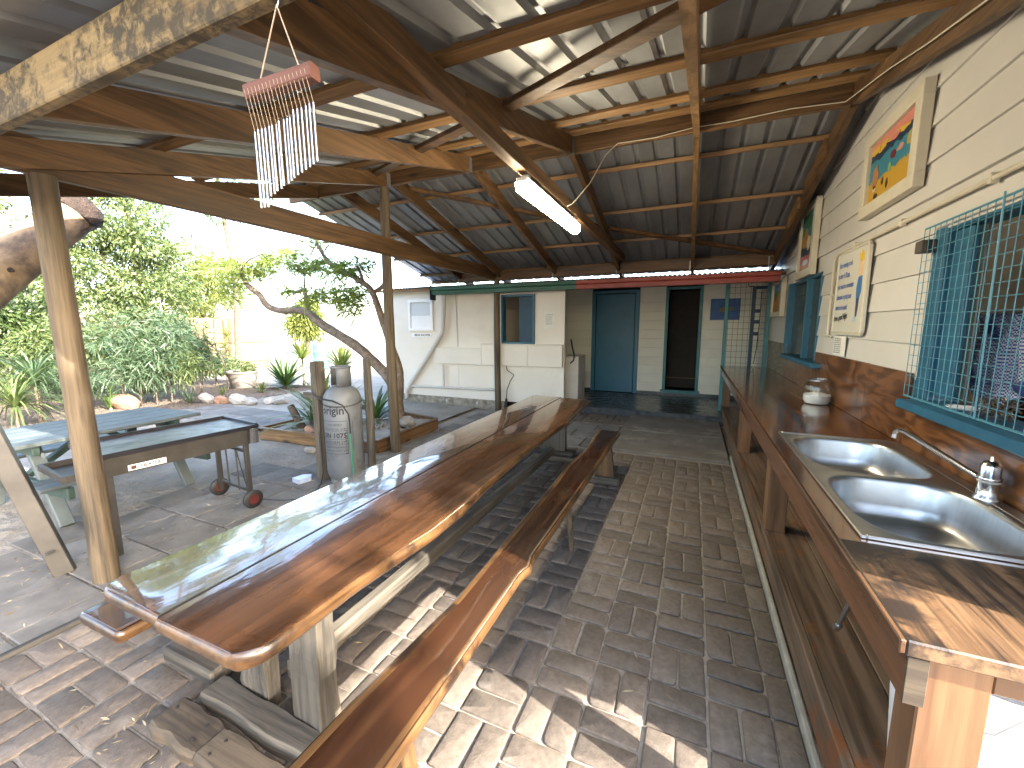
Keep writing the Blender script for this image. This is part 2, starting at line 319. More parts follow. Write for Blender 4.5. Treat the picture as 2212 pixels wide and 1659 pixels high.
# ------------------------------------------------------------------ mesh helpers (all vertices in world metres)
class MB:
    def __init__(s): s.v = []; s.f = []; s.m = []
    def add(s, verts, faces, mi=0):
        o = len(s.v); s.v.extend([tuple(p) for p in verts]); s.f.extend([tuple(i + o for i in f) for f in faces]); s.m.extend([mi] * len(faces)); return s
    def box(s, x0, x1, y0, y1, z0, z1, c=0.0, mi=0):
        if c <= 0:
            v = [(x, y, z) for z in (z0, z1) for y in (y0, y1) for x in (x0, x1)]
            return s.add(v, [(0, 2, 3, 1), (4, 5, 7, 6), (0, 1, 5, 4), (2, 6, 7, 3), (0, 4, 6, 2), (1, 3, 7, 5)], mi)
        c = min(c, (x1 - x0) * .45, (y1 - y0) * .45, (z1 - z0) * .45)
        v = []; idx = {}
        for ix, X in enumerate((x0, x1)):
            for iy, Y in enumerate((y0, y1)):
                for iz, Z in enumerate((z0, z1)):
                    sx, sy, sz = (1 - 2 * ix) * c, (1 - 2 * iy) * c, (1 - 2 * iz) * c
                    for a, p in enumerate(((X, Y + sy, Z + sz), (X + sx, Y, Z + sz), (X + sx, Y + sy, Z))):
                        idx[(ix, iy, iz, a)] = len(v); v.append(p)
        I = lambda *k: idx[k]
        f = []
        for ix in (0, 1): q = [I(ix, 0, 0, 0), I(ix, 1, 0, 0), I(ix, 1, 1, 0), I(ix, 0, 1, 0)]; f.append(q if ix else q[::-1])
        for iy in (0, 1): q = [I(0, iy, 0, 1), I(1, iy, 0, 1), I(1, iy, 1, 1), I(0, iy, 1, 1)]; f.append(q[::-1] if iy else q)
        for iz in (0, 1): q = [I(0, 0, iz, 2), I(1, 0, iz, 2), I(1, 1, iz, 2), I(0, 1, iz, 2)]; f.append(q if iz else q[::-1])
        for iy in (0, 1):
            for iz in (0, 1): f.append([I(0, iy, iz, 1), I(1, iy, iz, 1), I(1, iy, iz, 2), I(0, iy, iz, 2)])
        for ix in (0, 1):
            for iz in (0, 1): f.append([I(ix, 0, iz, 0), I(ix, 1, iz, 0), I(ix, 1, iz, 2), I(ix, 0, iz, 2)])
            for iy in (0, 1): f.append([I(ix, iy, 0, 0), I(ix, iy, 1, 0), I(ix, iy, 1, 1), I(ix, iy, 0, 1)])
            for iy in (0, 1):
                for iz in (0, 1): f.append([I(ix, iy, iz, 0), I(ix, iy, iz, 1), I(ix, iy, iz, 2)])
        return s.add(v, f, mi)
    def beam(s, p0, p1, w, h, up=(0, 0, 1), c=0.004, mi=0):
        """Box from p0 to p1 (axis), w wide, h high, chamfered long edges."""
        p0, p1 = Vector(p0), Vector(p1); d = (p1 - p0).normalized(); u = Vector(up); sdir = d.cross(u).normalized(); u = sdir.cross(d)
        a, b_ = w / 2, h / 2; c = min(c, a * .8, b_ * .8)
        prof = [(-a + c, -b_), (a - c, -b_), (a, -b_ + c), (a, b_ - c), (a - c, b_), (-a + c, b_), (-a, b_ - c), (-a, -b_ + c)]
        v = [tuple(p + sdir * x + u * z) for p in (p0, p1) for x, z in prof]; n = 8
        f = [(i, (i + 1) % n, n + (i + 1) % n, n + i) for i in range(n)] + [tuple(range(n))[::-1], tuple(range(n, 2 * n))]
        return s.add(v, f, mi)
    def tube(s, pts, r, n=8, cap=True, mi=0, jit=0.0, rng=None):
        pts = [Vector(p) for p in pts]; k = len(pts)
        rs = [r] * k if isinstance(r, (int, float)) else list(r)
        v = []; ref = None
        for i, p in enumerate(pts):
            d = (pts[min(i + 1, k - 1)] - pts[max(i - 1, 0)]).normalized()
            if ref is None: ref = d.orthogonal().normalized()
            ref = (ref - d * ref.dot(d)); ref = ref.normalized() if ref.length > 1e-6 else d.orthogonal().normalized()
            q = d.cross(ref)
            for j in range(n):
                a = 2 * math.pi * j / n; rr = rs[i] * (1 + (rng.uniform(-jit, jit) if rng else 0))
                v.append(tuple(p + ref * (math.cos(a) * rr) + q * (math.sin(a) * rr)))
        f = [(i * n + j, i * n + (j + 1) % n, (i + 1) * n + (j + 1) % n, (i + 1) * n + j) for i in range(k - 1) for j in range(n)]
        if cap: f += [tuple(range(n))[::-1], tuple(range((k - 1) * n, k * n))]
        return s.add(v, f, mi)
    def lathe(s, prof, cx, cy, n=28, mi=0, cap=True):
        v = [(cx + r * math.cos(2 * math.pi * j / n), cy + r * math.sin(2 * math.pi * j / n), z) for r, z in prof for j in range(n)]
        f = [(i * n + j, i * n + (j + 1) % n, (i + 1) * n + (j + 1) % n, (i + 1) * n + j) for i in range(len(prof) - 1) for j in range(n)]
        if cap: f += [tuple(range(n))[::-1], tuple(range((len(prof) - 1) * n, len(prof) * n))]
        return s.add(v, f, mi)
    def extrude(s, poly, axis, a0, a1, mi=0):
        """poly: 2D points in the plane of the other two axes (x->(y,z), y->(x,z), z->(x,y))."""
        def P(p, a): return {'x': (a, p[0], p[1]), 'y': (p[0], a, p[1]), 'z': (p[0], p[1], a)}[axis]
        n = len(poly); v = [P(p, a0) for p in poly] + [P(p, a1) for p in poly]
        f = [(i, (i + 1) % n, n + (i + 1) % n, n + i) for i in range(n)] + [tuple(range(n))[::-1], tuple(range(n, 2 * n))]
        return s.add(v, f, mi)
    def mesh(s, name, mats, smooth=None, fix=True):
        me = bpy.data.meshes.new(name); me.from_pydata(s.v, [], s.f)
        for m in (mats if isinstance(mats, (list, tuple)) else [mats]): me.materials.append(m)
        if max(s.m, default=0) > 0: me.polygons.foreach_set('material_index', s.m)
        if fix:
            bm = bmesh.new(); bm.from_mesh(me); bmesh.ops.recalc_face_normals(bm, faces=bm.faces); bm.to_mesh(me); bm.free()
        if smooth is not None:
            me.polygons.foreach_set('use_smooth', [True] * len(me.polygons)); me.set_sharp_from_angle(angle=math.radians(smooth))
        me.update(); return me
    def obj(s, name, mats, parent=None, smooth=None, fix=True):
        return link(name, s.mesh(name, mats, smooth, fix), parent)

def link(name, me, parent=None):
    o = bpy.data.objects.new(name, me); C.objects.link(o)
    if parent is not None:
        o.parent = parent; o.matrix_parent_inverse = Matrix.Translation(-root_loc(parent))
    return o
def root_loc(o):
    l = Vector(o.location)
    if o.parent is not None: l = l * 0            # parts are built in world metres
    return l
def tag(o, label=None, cat=None, group=None, kind=None):
    for k, v in (('label', label), ('category', cat), ('group', group), ('kind', kind)):
        if v: o[k] = v
    return o
def thing(name, label, cat, loc=(0, 0, 0), group=None):
    o = bpy.data.objects.new(name, None); C.objects.link(o); o.location = loc; o.empty_display_size = 0.1
    return tag(o, label, cat, group)
def part(name, mat, parent, fn, smooth=None):
    b = MB(); fn(b); return b.obj(name, mat, parent, smooth)
def bx(name, mat, parent, x0, x1, y0, y1, z0, z1, c=0.003):
    return MB().box(x0, x1, y0, y1, z0, z1, c).obj(name, mat, parent)

def text_mesh(body, size, align='CENTER', spacing=1.0, bold=0.0):
    cu = bpy.data.curves.new('lettering', 'FONT'); cu.body = body; cu.size = size; cu.align_x = align; cu.space_character = spacing
    cu.resolution_u = 2; cu.offset = bold
    to = bpy.data.objects.new('lettering', cu); C.objects.link(to)
    bpy.context.view_layer.update()
    me = bpy.data.meshes.new_from_object(to.evaluated_get(bpy.context.evaluated_depsgraph_get()))
    bpy.data.objects.remove(to); bpy.data.curves.remove(cu)
    return me
def lettering(body, size, fn, mat, parent, name='lettering', align='CENTER', sx=1.0, spacing=1.0, bold=0.0):
    """flat lettering; fn maps the (x, y) of the text plane to world"""
    me = text_mesh(body, size, align, spacing, bold)
    co = np.empty(len(me.vertices) * 3); me.vertices.foreach_get('co', co); co = co.reshape(-1, 3)
    me.vertices.foreach_set('co', np.array([fn(x * sx, y) for x, y, _ in co], float).ravel())
    me.materials.clear(); me.materials.append(mat); me.update()
    o = link(name, me, parent); return tag(o, kind='stuff')

def superellipse(cx, cy, a, b, n, p=4.0):
    out = []
    for j in range(n):
        t = 2 * math.pi * j / n; c, s_ = math.cos(t), math.sin(t)
        out.append((cx + a * math.copysign(abs(c) ** (2 / p), c), cy + b * math.copysign(abs(s_) ** (2 / p), s_)))
    return out

# leaves: many small blades in one mesh
def blades(centres, dirs, length, width, bend=0.25, seed=0, jitter=0.3):
    """centres, dirs (n,3): one 6-vertex blade each, folded and drooping."""
    rg = np.random.default_rng(seed); n = len(centres)
    d = dirs / np.linalg.norm(dirs, axis=1)[:, None]
    up_ = rg.normal(size=(n, 3)); sd_ = np.cross(d, up_); sd_ /= np.linalg.norm(sd_, axis=1)[:, None] + 1e-9
    L = (length * (1 + rg.uniform(-jitter, jitter, n)))[:, None]; Wd = (width * (1 + rg.uniform(-jitter, jitter, n)))[:, None]
    dn = np.array([0, 0, -1.0])
    p0 = centres; p1 = centres + d * L * .5 + dn * L * bend * .25; p2 = centres + d * L + dn * L * bend
    V = np.stack([p0, p1 + sd_ * Wd * .5, p2, p1 - sd_ * Wd * .5], 1).reshape(-1, 3)
    base = (np.arange(n) * 4)[:, None]
    F = base + np.array([[0, 1, 2, 3]])
    return V, F
def quads_obj(name, V, F, mat, parent=None):
    me = bpy.data.meshes.new(name)
    me.vertices.add(len(V)); me.vertices.foreach_set('co', V.astype(np.float32).ravel())
    me.loops.add(F.size); me.loops.foreach_set('vertex_index', F.astype(np.int32).ravel())
    k = F.shape[1]
    me.polygons.add(len(F)); me.polygons.foreach_set('loop_start', np.arange(len(F), dtype=np.int32) * k)
    me.materials.append(mat); me.update(calc_edges=True); me.validate()
    return link(name, me, parent)
def crown(clumps, n, length, width, seed, droop=0.2, shell=0.55):
    """clumps: (x,y,z,rx,ry,rz); leaves spread through the volume, denser towards the shell."""
    rg = np.random.default_rng(seed)
    vol = np.array([c[3] * c[4] * c[5] for c in clumps]) ** .8; cnt = np.maximum(1, (n * vol / vol.sum()).astype(int))
    P = []; D = []
    for c, k in zip(clumps, cnt):
        u = rg.normal(size=(k, 3)); u /= np.linalg.norm(u, axis=1)[:, None]
        r = (shell + (1 - shell) * rg.random(k) ** .6) * (1 + rg.normal(size=k) * .10)
        q = u * r[:, None] * np.array(c[3:6]) + np.array(c[0:3])
        P.append(q); D.append(u * .7 + rg.normal(size=(k, 3)) * .6 + np.array([0, 0, -droop]))
    P = np.concatenate(P); D = np.concatenate(D)
    return blades(P, D, length, width, .2, seed + 1)

def strap_rosette(cx, cy, z, n, length, width, seed, rise=(0.35, 1.3), droop=1.0, segs=4):
    """Fountain of strap leaves: each leaf an arching ribbon."""
    rg = random.Random(seed); V = []; F = []
    for i in range(n):
        a = rg.uniform(0, 2 * math.pi); el = rg.uniform(*rise); L = length * rg.uniform(.65, 1.1); w = width * rg.uniform(.75, 1.2)
        dx, dy = math.cos(a), math.sin(a); o = len(V); ang = el; x = 0; h = 0
        for k in range(segs + 1):
            t = k / segs; ww = w * (0.55 + 1.2 * t - 1.7 * t * t) if k < segs else 0.004
            px, py, pz = cx + dx * x, cy + dy * x, z + h
            V.append((px - dy * ww / 2, py + dx * ww / 2, pz)); V.append((px + dy * ww / 2, py - dx * ww / 2, pz))
            x += math.cos(ang) * L / segs; h += math.sin(ang) * L / segs; ang -= droop * rg.uniform(.6, 1.1) * (1.1 / segs)
        for k in range(segs): F.append((o + 2 * k, o + 2 * k + 1, o + 2 * k + 3, o + 2 * k + 2))
    return V, F

# ------------------------------------------------------------------ the ground
def sheet(name, mat, x0, x1, y0, y1, z, nx=1, ny=1, amp=0.0, seed=0):
    b = MB(); rg = random.Random(seed)
    for j in range(ny + 1):
        for i in range(nx + 1):
            e = 0 if i in (0, nx) or j in (0, ny) else 1
            b.v.append((x0 + (x1 - x0) * i / nx, y0 + (y1 - y0) * j / ny, z + e * rg.uniform(-amp, amp)))
    for j in range(ny):
        for i in range(nx):
            k = j * (nx + 1) + i; b.f.append((k, k + 1, k + nx + 2, k + nx + 1)); b.m.append(0)
    return b.obj(name, mat, None, 180 if amp else None, fix=False)
tag(sheet('ground', MT['sand'], -400, 400, -400, 400, -0.05), kind='structure')
tag(sheet('garden_sand', MT['sand'], -9.0, -3.9, -1.2, 9.5, -0.012, 90, 180, 0.011, 3), kind='structure')
tag(sheet('mulch_bed', MT['mulch'], -22, -8.9, -3, 7.9, -0.004, 150, 130, 0.022, 5), kind='structure')

# brick paving: basket weave, two bricks to a cell
paving = MB().box(-2.99, 0.475, -0.6, 5.22, -0.06, -0.011).obj('brick_paving', MT['joint']); tag(paving, kind='structure')
def brick_mesh(seed, L=0.2285, Wd=0.1105, H=0.05):
    """worn paver, long side along y: rounded arrises, uneven corners"""
    rg = random.Random(seed); b = MB(); rings = []
    def ring(inset, z, cut):
        x, y = Wd / 2 - inset, L / 2 - inset; pts = []
        for sx, sy in ((1, 1), (-1, 1), (-1, -1), (1, -1)):
            c = cut[(sx, sy)]
            a = [(sx * x, sy * (y - c)), (sx * (x - c * .3), sy * (y - c * .3)), (sx * (x - c), sy * y)]
            if sx * sy < 0: a = a[::-1]
            pts += a
        return [(px + rg.uniform(-.0015, .0015), py + rg.uniform(-.0015, .0015), z) for px, py in pts]
    cut = {(sx, sy): rg.choice((.005, .007, .010, .012, .026)) for sx in (1, -1) for sy in (1, -1)}
    rr = [ring(0, -H, cut), ring(0, -.0075, cut), ring(.0022, -.0025, cut), ring(.0070, 0.0, cut)]
    for r in rr: b.v.extend(r)
    for k in range(3):
        for j in range(12): b.f.append((k * 12 + j, k * 12 + (j + 1) % 12, (k + 1) * 12 + (j + 1) % 12, (k + 1) * 12 + j)); b.m.append(0)
    b.v.append((rg.uniform(-.02, .02), rg.uniform(-.05, .05), rg.uniform(-.001, .0008)))
    for j in range(12): b.f.append((36 + j, 36 + (j + 1) % 12, 48)); b.m.append(0)
    return b
brick_variants = [brick_mesh(s) for s in range(8)]
brick_meshes = [bv.mesh('brick', MT['brick'], 40) for bv in brick_variants]
cell = 0.24; spots = []
for i in range(-13, 2):
    for j in range(-10, 14):
        cx, cy = 0.14 + (i + .5) * cell, 2.02 + (j + .5) * cell
        if cx - .12 < -2.995 or cy > 5.15 or cy < -.45: continue
        if i >= 1:                                             # narrow column of stretchers along the kerb
            spots.append((0.378 + .05, cy, 0, .84)); continue
        for s in (-1, 1):
            if (i + j) % 2 == 0: spots.append((cx + s * .06, cy, 0, 1))
            else: spots.append((cx, cy + s * .06, math.pi / 2, 1))
far_spots = []
for i in range(0, 4):
    for j in range(0, 3):
        cx, cy = -1.90 + (i + .5) * cell, 6.62 + (j + .5) * cell
        for s in (-1, 1):
            if (i + j) % 2 == 0: far_spots.append((cx + s * .06, cy, 0, 1))
            else: far_spots.append((cx, cy + s * .06, math.pi / 2, 1))
def seen(sp):
    p = project((sp[0], sp[1], 0))
    if p is None or not (-25 < p[0] < 1049 and -25 < p[1] < 800): return 1e9
    hidden = (-1.78 < sp[0] < -1.35 and 1.4 < sp[1] < 4.4)
    return (Vector((sp[0], sp[1], 0)) - CAM).length + (6 if hidden else 0)
spots.sort(key=seen)
brng = random.Random(4); rest = MB()
for k, (x, y, rz, sc) in enumerate(spots + far_spots):
    dz = brng.uniform(-.004, .003); rz2 = rz + brng.uniform(-.03, .03); tx, ty = brng.uniform(-.014, .014), brng.uniform(-.014, .014)
    vi = brng.randrange(8)
    M4 = Matrix.Translation((x + brng.uniform(-.003, .003), y + brng.uniform(-.003, .003), dz)) @ Matrix.Rotation(rz2, 4, 'Z') @ Matrix.Rotation(tx, 4, 'X') @ Matrix.Rotation(ty, 4, 'Y') @ Matrix.Diagonal((sc, 1, 1, 1))
    if k < 300:
        o = bpy.data.objects.new('brick', brick_meshes[vi]); C.objects.link(o); o.parent = paving; o.matrix_local = M4
    else:
        bv = brick_variants[vi]; rest.add([M4 @ Vector(p) for p in bv.v], bv.f)
o = rest.obj('bricks_beyond', MT['brick'], paving, 40); tag(o, kind='stuff')

def pavers(root, rects, mat, name='paver', seed=1, gap=0.006, z=0.0):
    rg = random.Random(seed)
    for (x0, x1, y0, y1) in rects:
        t = rg.uniform(-.004, .003)
        MB().box(x0 + gap, x1 - gap, y0 + gap, y1 - gap, -.05, z + t, .005).obj(name, mat, root)
slabbed = MB().box(-4.6, -3.04, -1.0, 4.9, -.06, -.018).obj('concrete_paving', MT['joint']); tag(slabbed, kind='structure')
rects = []; prg = random.Random(8)
for j in range(-2, 12):
    y0 = 0.30 + j * .402; off = (j % 2) * .2
    for i in range(5):
        x0 = -4.62 + off + i * .405; x1 = x0 + .405
        x0, x1 = max(x0, -4.60), min(x1, -3.04)
        if x1 - x0 < .12: continue
        if y0 > 2.9 and x1 < -3.75: continue
        rects.append((x0, x1, y0, y0 + .402))
pavers(slabbed, rects, MT['slab'], seed=2)
p2 = MB().box(-3.6, -0.96, 5.24, 7.0, -.06, -.018).obj('rear_paving', MT['joint']); tag(p2, kind='structure')
rects = []
for j in range(4):
    y0 = 5.25 + j * .44
    for i in range(6):
        x0 = -3.58 + (j % 2) * .2 + i * .45; x1 = min(x0 + .45, -.97)
        if x1 - x0 < .1 or (x1 > -1.92 and y0 + .44 > 6.62): continue
        rects.append((x0, x1, y0, y0 + .44))
pavers(p2, rects, MT['slab'], seed=5)
p3 = MB().box(-9.2, -4.75, 4.15, 5.3, -.06, -.018).obj('garden_path', MT['joint']); tag(p3, kind='structure')
rects = [(-9.15 + i * .62, -8.53 + i * .62, 4.2 + j * .53, 4.73 + j * .53) for i in range(7) for j in range(2)]
pavers(p3, rects, MT['slab'], seed=6)
pad = tag(MB().box(-0.93, 0.465, 5.24, 7.40, -.05, .012).obj('concrete_pad', MT['joint']), kind='structure')
pavers(pad, [(-.94, .47, 5.235, 6.31), (-.94, .47, 6.318, 7.405)], MT['pad'], 'pad_slab', 3, .004, .022)
tag(MB().box(-3.037, -2.993, -1.0, 4.95, -.05, .012, .006).obj('edging_strip', MT['edging']), kind='structure')
tag(MB().box(.478, .503, 0.5, 5.4, -.05, .045, .006).obj('kerb', MT['kerb']), kind='structure')
tag(MB().box(-2.9, 1.16, 7.42, 9.34, -.05, .10, .006).obj('verandah_floor', MT['dark_floor']), kind='structure')

# leaves dropped on the paving and curled where they lie
rg = np.random.default_rng(21); n = 150
px_ = rg.uniform(-2.9, .45, n); py_ = rg.uniform(.5, 4.9, n)
cen = np.stack([px_, py_, np.full(n, .006)], 1); dr = np.stack([rg.normal(size=n), rg.normal(size=n), rg.uniform(.0, .25, n)], 1)
V1, F1 = blades(cen, dr, .036, .008, -.02, 3, .5)
V1[:, 2] = np.maximum(V1[:, 2], .005)
n = 380; cen = np.stack([rg.uniform(-2.2, -1.5, n) + rg.normal(size=n) * .1, rg.uniform(.55, .75, n) + rg.normal(size=n) * .08, np.full(n, .008)], 1)
cen2 = np.stack([rg.uniform(-4.6, -3.1, 380), rg.uniform(.3, 3.2, 380), np.full(380, .006)], 1)
cen = np.concatenate([cen[:60], cen2]); dr = np.stack([rg.normal(size=len(cen)), rg.normal(size=len(cen)), rg.uniform(0, .3, len(cen))], 1)
V2, F2 = blades(cen, dr, .036, .008, -.02, 4, .5); V2[:, 2] = np.maximum(V2[:, 2], .005)
lit = quads_obj('leaf_litter', np.concatenate([V1, V2]), np.concatenate([F1, F2 + len(V1)]), MT['leaf_dry'])
tag(lit, 'dry curled leaves scattered over the paving', 'leaves', kind='stuff')

# ------------------------------------------------------------------ timber pavilion: posts, beams, rafters, purlins, sheets
RIDGE = 4.07
def zb(y): return 3.22 - .26 * abs(y - RIDGE)        # underside of the rafters
pav = thing('timber_pavilion', 'open timber pavilion with grey metal sheet roof on round pine posts', 'pavilion', (-1.5, 4.07, 0))
prng = random.Random(2)
def pole(x, y, z1, r0, r1, name='post'):
    b = MB(); k = 14; pts = []; rr = []
    for i in range(k + 1):
        t = i / k; pts.append((x + .012 * math.sin(3.1 * t + x), y + .010 * math.sin(2.2 * t + y), -.03 + (z1 + .03) * t)); rr.append((r0 + (r1 - r0) * t) * (1 + prng.uniform(-.02, .02)))
    b.tube(pts, rr, 18, True, 0, .012, prng)
    return b.obj(name, MT['pole_z'], pav, 50)
pole(-3.375, 1.17, 2.44, .066, .060); pole(-3.44, 4.09, 3.22, .064, .056); pole(-3.36, 6.965, 2.435, .060, .055)
# long side beam over the posts
part('side_beam', MT['beam_y'], pav, lambda b: b.beam((-3.39, .30, 2.535), (-3.39, 7.02, 2.535), .05, .20))
part('ridge_beam', MT['beam_x'], pav, lambda b: b.beam((-5.0, RIDGE, 3.295), (.985, RIDGE, 3.295), .045, .15))
part('eave_beam', MT['beam_x'], pav, lambda b: b.beam((-4.15, 6.965, 2.50), (1.0, 6.965, 2.52), .05, .15))
part('fascia', MT['mouldy'], pav, lambda b: b.beam((-5.0, .735, 2.395), (-.86, .735, 2.40), .04, .15))
part('fascia', MT['mouldy'], pav, lambda b: b.beam((-.86, .735, 2.40), (1.02, .735, 2.40), .04, .15))
def rafter(x, near=True, w=.05, d=.152, off=0.0, mat='beam_y', name='rafter'):
    ys = (.757, RIDGE - .026) if near else (RIDGE + .026, 7.42)
    poly = [(ys[0], zb(ys[0]) + off), (ys[1], zb(ys[1]) + off), (ys[1], zb(ys[1]) + off + d), (ys[0], zb(ys[0]) + off + d)]
    return part(name, MT[mat], pav, lambda b: b.extrude(poly, 'x', x - w / 2, x + w / 2))
for x in (-1.155, -2.26, -3.34, -4.48): rafter(x, True)
for x in (-1.16, -2.24, -3.30, -4.12): rafter(x, False)
rafter(1.012, True); rafter(1.012, False)
for near in (True, False): rafter(-.065, near, .045, .18, -.028, 'pine_y', 'batten')
# tie beam that carries the lamp, scarfed in two lengths
part('tie_beam', MT['beam_y'], pav, lambda b: b.beam((-1.092, .76, 2.655), (-1.092, 1.86, 2.655), .075, .11))
part('tie_beam', MT['beam_y'], pav, lambda b: b.beam((-1.102, 1.862, 2.662), (-1.102, 6.93, 2.672), .075, .105))
# purlins
def purlin(y, x0, x1, side):
    zc = zb(y) + .155 + .0225; tilt = (0, -.26 * (1 if y > RIDGE else -1), 1)
    return part('purlin', MT['pine_x'], pav, lambda b: b.beam((x0, y, zc), (x1, y, zc), .07, .042, tilt))
for y in (.86, 1.73, 2.62, 3.46, 3.94): purlin(y, -4.5, 1.03, 0)
for y in (4.68, 5.53, 6.31, 7.10, 7.50): purlin(y, -5.15, 1.03, 1)
# flat diagonal braces under the purlins
def brace(p0, p1, w=.07, h=.04, name='brace'):
    part(name, MT['beam_x'], pav, lambda b: b.beam(p0, p1, w, h, (0, .2, 1)))
def under(x, y, o): return (x, y, zb(y) + o)
brace(under(-3.45, 3.88, .12), under(-2.3, 3.15, .12)); brace(under(-2.22, 3.10, .12), under(-1.19, 2.52, .12)); brace(under(-1.12, 2.48, .12), under(.10, 1.68, .12))
brace(under(-3.28, 4.36, .12), under(-2.27, 5.03, .12)); brace(under(-2.21, 5.07, .12), under(-1.19, 5.75, .12)); brace(under(-1.12, 5.79, .12), under(.96, 6.95, .12))
# joist hangers and straps
for x in (-1.155, -2.26, -3.34):
    part('joist_hanger', MT['galv'], pav, lambda b: b.box(x + .026, x + .030, RIDGE - .085, RIDGE - .024, 3.215, 3.345).box(x - .030, x - .026, RIDGE - .085, RIDGE - .024, 3.215, 3.345).box(x - .028, x + .028, RIDGE - .085, RIDGE - .024, 3.208, 3.212))
for x in (-4.12, -3.30, -2.24, -1.16, -.065, .96):
    part('strap', MT['galv'], pav, lambda b: b.box(x - .045, x - .030, 6.933, 6.938, 2.42, 2.56))
part('splice_plate', MT['beam_y'], pav, lambda b: b.extrude([(4.62, zb(4.62) + .01), (5.25, zb(5.25) + .01), (5.25, zb(5.25) + .13), (4.62, zb(4.62) + .13)], 'x', .952, .986))
part('splice_plate', MT['pine_y'], pav, lambda b: b.extrude([(5.55, zb(5.55) + .02), (6.0, zb(6.0) + .02), (6.0, zb(6.0) + .14), (5.55, zb(5.55) + .14)], 'x', .955, .986))
# roof sheets: wide pans with trapezoid ribs
def roof_sheet(x0, near, width=.76, lift=0.0):
    prof = []
    for k in range(4):
        a = x0 + k * .19
        prof += [(a, 0), (a + .128, 0), (a + .144, .027), (a + .174, .027)]
    prof += [(x0 + width, 0), (x0 + width + .02, 0.004)]
    ys = ([.55, 1.4, 2.3, 3.2, 4.06] if near else [4.08, 5.0, 5.9, 6.8, 7.66])
    b = MB(); n = len(prof)
    for y in ys:
        for x, h in prof: b.v.append((x, y, zb(y) + .2005 + lift + h))
    for j in range(len(ys) - 1):
        for i in range(n - 1): b.f.append((j * n + i, j * n + i + 1, (j + 1) * n + i + 1, (j + 1) * n + i)); b.m.append(0)
    return b.obj('roof_sheet', MT['galv'], pav, None, fix=False)
for k in range(8): roof_sheet(-4.58 + k * .76, True, lift=.0015 * (k % 2))
for k in range(9): roof_sheet(-5.15 + k * .76, False, lift=.0015 * (k % 2))
part('ridge_capping', MT['galv'], pav, lambda b: b.add([(-5.2, 3.80, zb(3.80) + .235), (1.2, 3.80, zb(3.80) + .235), (1.2, RIDGE, 3.46), (-5.2, RIDGE, 3.46), (1.2, 4.34, zb(4.34) + .235), (-5.2, 4.34, zb(4.34) + .235)], [(0, 1, 2, 3), (3, 2, 4, 5)]))
# lamp cable clipped along the ridge beam and down the wall rafter
def cable(name, pts, r, mat, label=None, cat=None, parent=None):
    o = MB().tube(pts, r, 6).obj(name, mat, parent, 60)
    if label: tag(o, label, cat)
    return o
cable('cable', [(.955, 2.2, 2.79), (.955, 2.8, 2.935), (.957, 3.3, 3.075), (.955, 3.9, 3.215), (.94, 4.02, 3.235), (.6, 4.036, 3.262), (.2, 4.035, 3.245), (-.1, 4.034, 3.25), (-.4, 4.036, 3.225), (-.72, 4.03, 3.23), (-.80, 3.9, 3.10), (-.9, 3.75, 2.83), (-1.02, 3.62, 2.64), (-1.06, 3.6, 2.62)], .004, MT['cream'],
      'white power cable clipped along the ridge beam above the lamp', 'cable')

# ------------------------------------------------------------------ weatherboard building on the right
XW = 1.17
bld = thing('weatherboard_building', 'cream weatherboard building with blue trimmed windows along the counter', 'building', (XW, 4.5, 0))
BX = XW
MESHWIN = (1.72, 3.02, 1.19, 2.10); LOUV = (5.16, 6.56, 1.22, 2.13)
part('wall_core', MT['white_board'], bld, lambda b: b.box(1.19, 1.27, 1.16, 9.9, 0, 1.19).box(1.19, 1.27, 1.16, 1.72, 1.19, 2.13).box(1.19, 1.27, 3.02, 5.16, 1.19, 2.13).box(1.19, 1.27, 6.56, 9.9, 1.19, 2.13).box(1.19, 1.27, 1.72, 3.02, 2.10, 2.13).extrude([(1.16, 2.131), (9.9, 2.131), (9.9, 2.5), (7.7, 2.5), (7.66, zb(7.66) + .19), (RIDGE, 3.415), (1.16, zb(1.16) + .19)], 'x', 1.19, 1.27))
wrng = random.Random(6)
def board(y0, y1, z, h=.2, dz1=0.0):
    g = .0015
    x_out, x_top = XW - .004, XW + .010
    v = []
    for y in (y0 + g, y1 - g):
        v += [(XW + .02, y, z - .012), (x_out, y, z - .012), (x_out, y, z - .004), (x_top, y, z + h - .014), (XW + .02, y, z + h - .014)]
    b = MB(); n = 5
    b.add(v, [(i, (i + 1) % n, n + (i + 1) % n, n + i) for i in range(n)] + [tuple(range(n))[::-1], tuple(range(n, 2 * n))])
    return b.obj('wall_board', MT['white_board'], bld)
for k in range(12):
    z = 1.10 + .2 * k + (.0 if k < 6 else .012)
    lim = 9.3 if z < 2.25 else min(9.3, RIDGE + (3.40 - z) / .26)
    lo = 1.16 if z < 2.3 else max(1.16, RIDGE - (3.40 - z) / .26)
    segs = [(lo, lim)]
    for (a, b_, z0, z1) in (MESHWIN, LOUV):
        if z + .19 > z0 + .02 and z < z1 - .02:
            ns = []
            for s0, s1 in segs:
                if s0 < a: ns.append((s0, min(s1, a)))
                if s1 > b_: ns.append((max(s0, b_), s1))
            segs = ns
    for s0, s1 in segs:
        cut = 4.55 + (k * 0.37) % 0.9 - .2
        if s1 - s0 > 3 and s0 < cut < s1 and k % 3 != 2: board(s0, cut, z); board(cut, s1, z)
        elif s1 - s0 > .02: board(s0, s1, z)
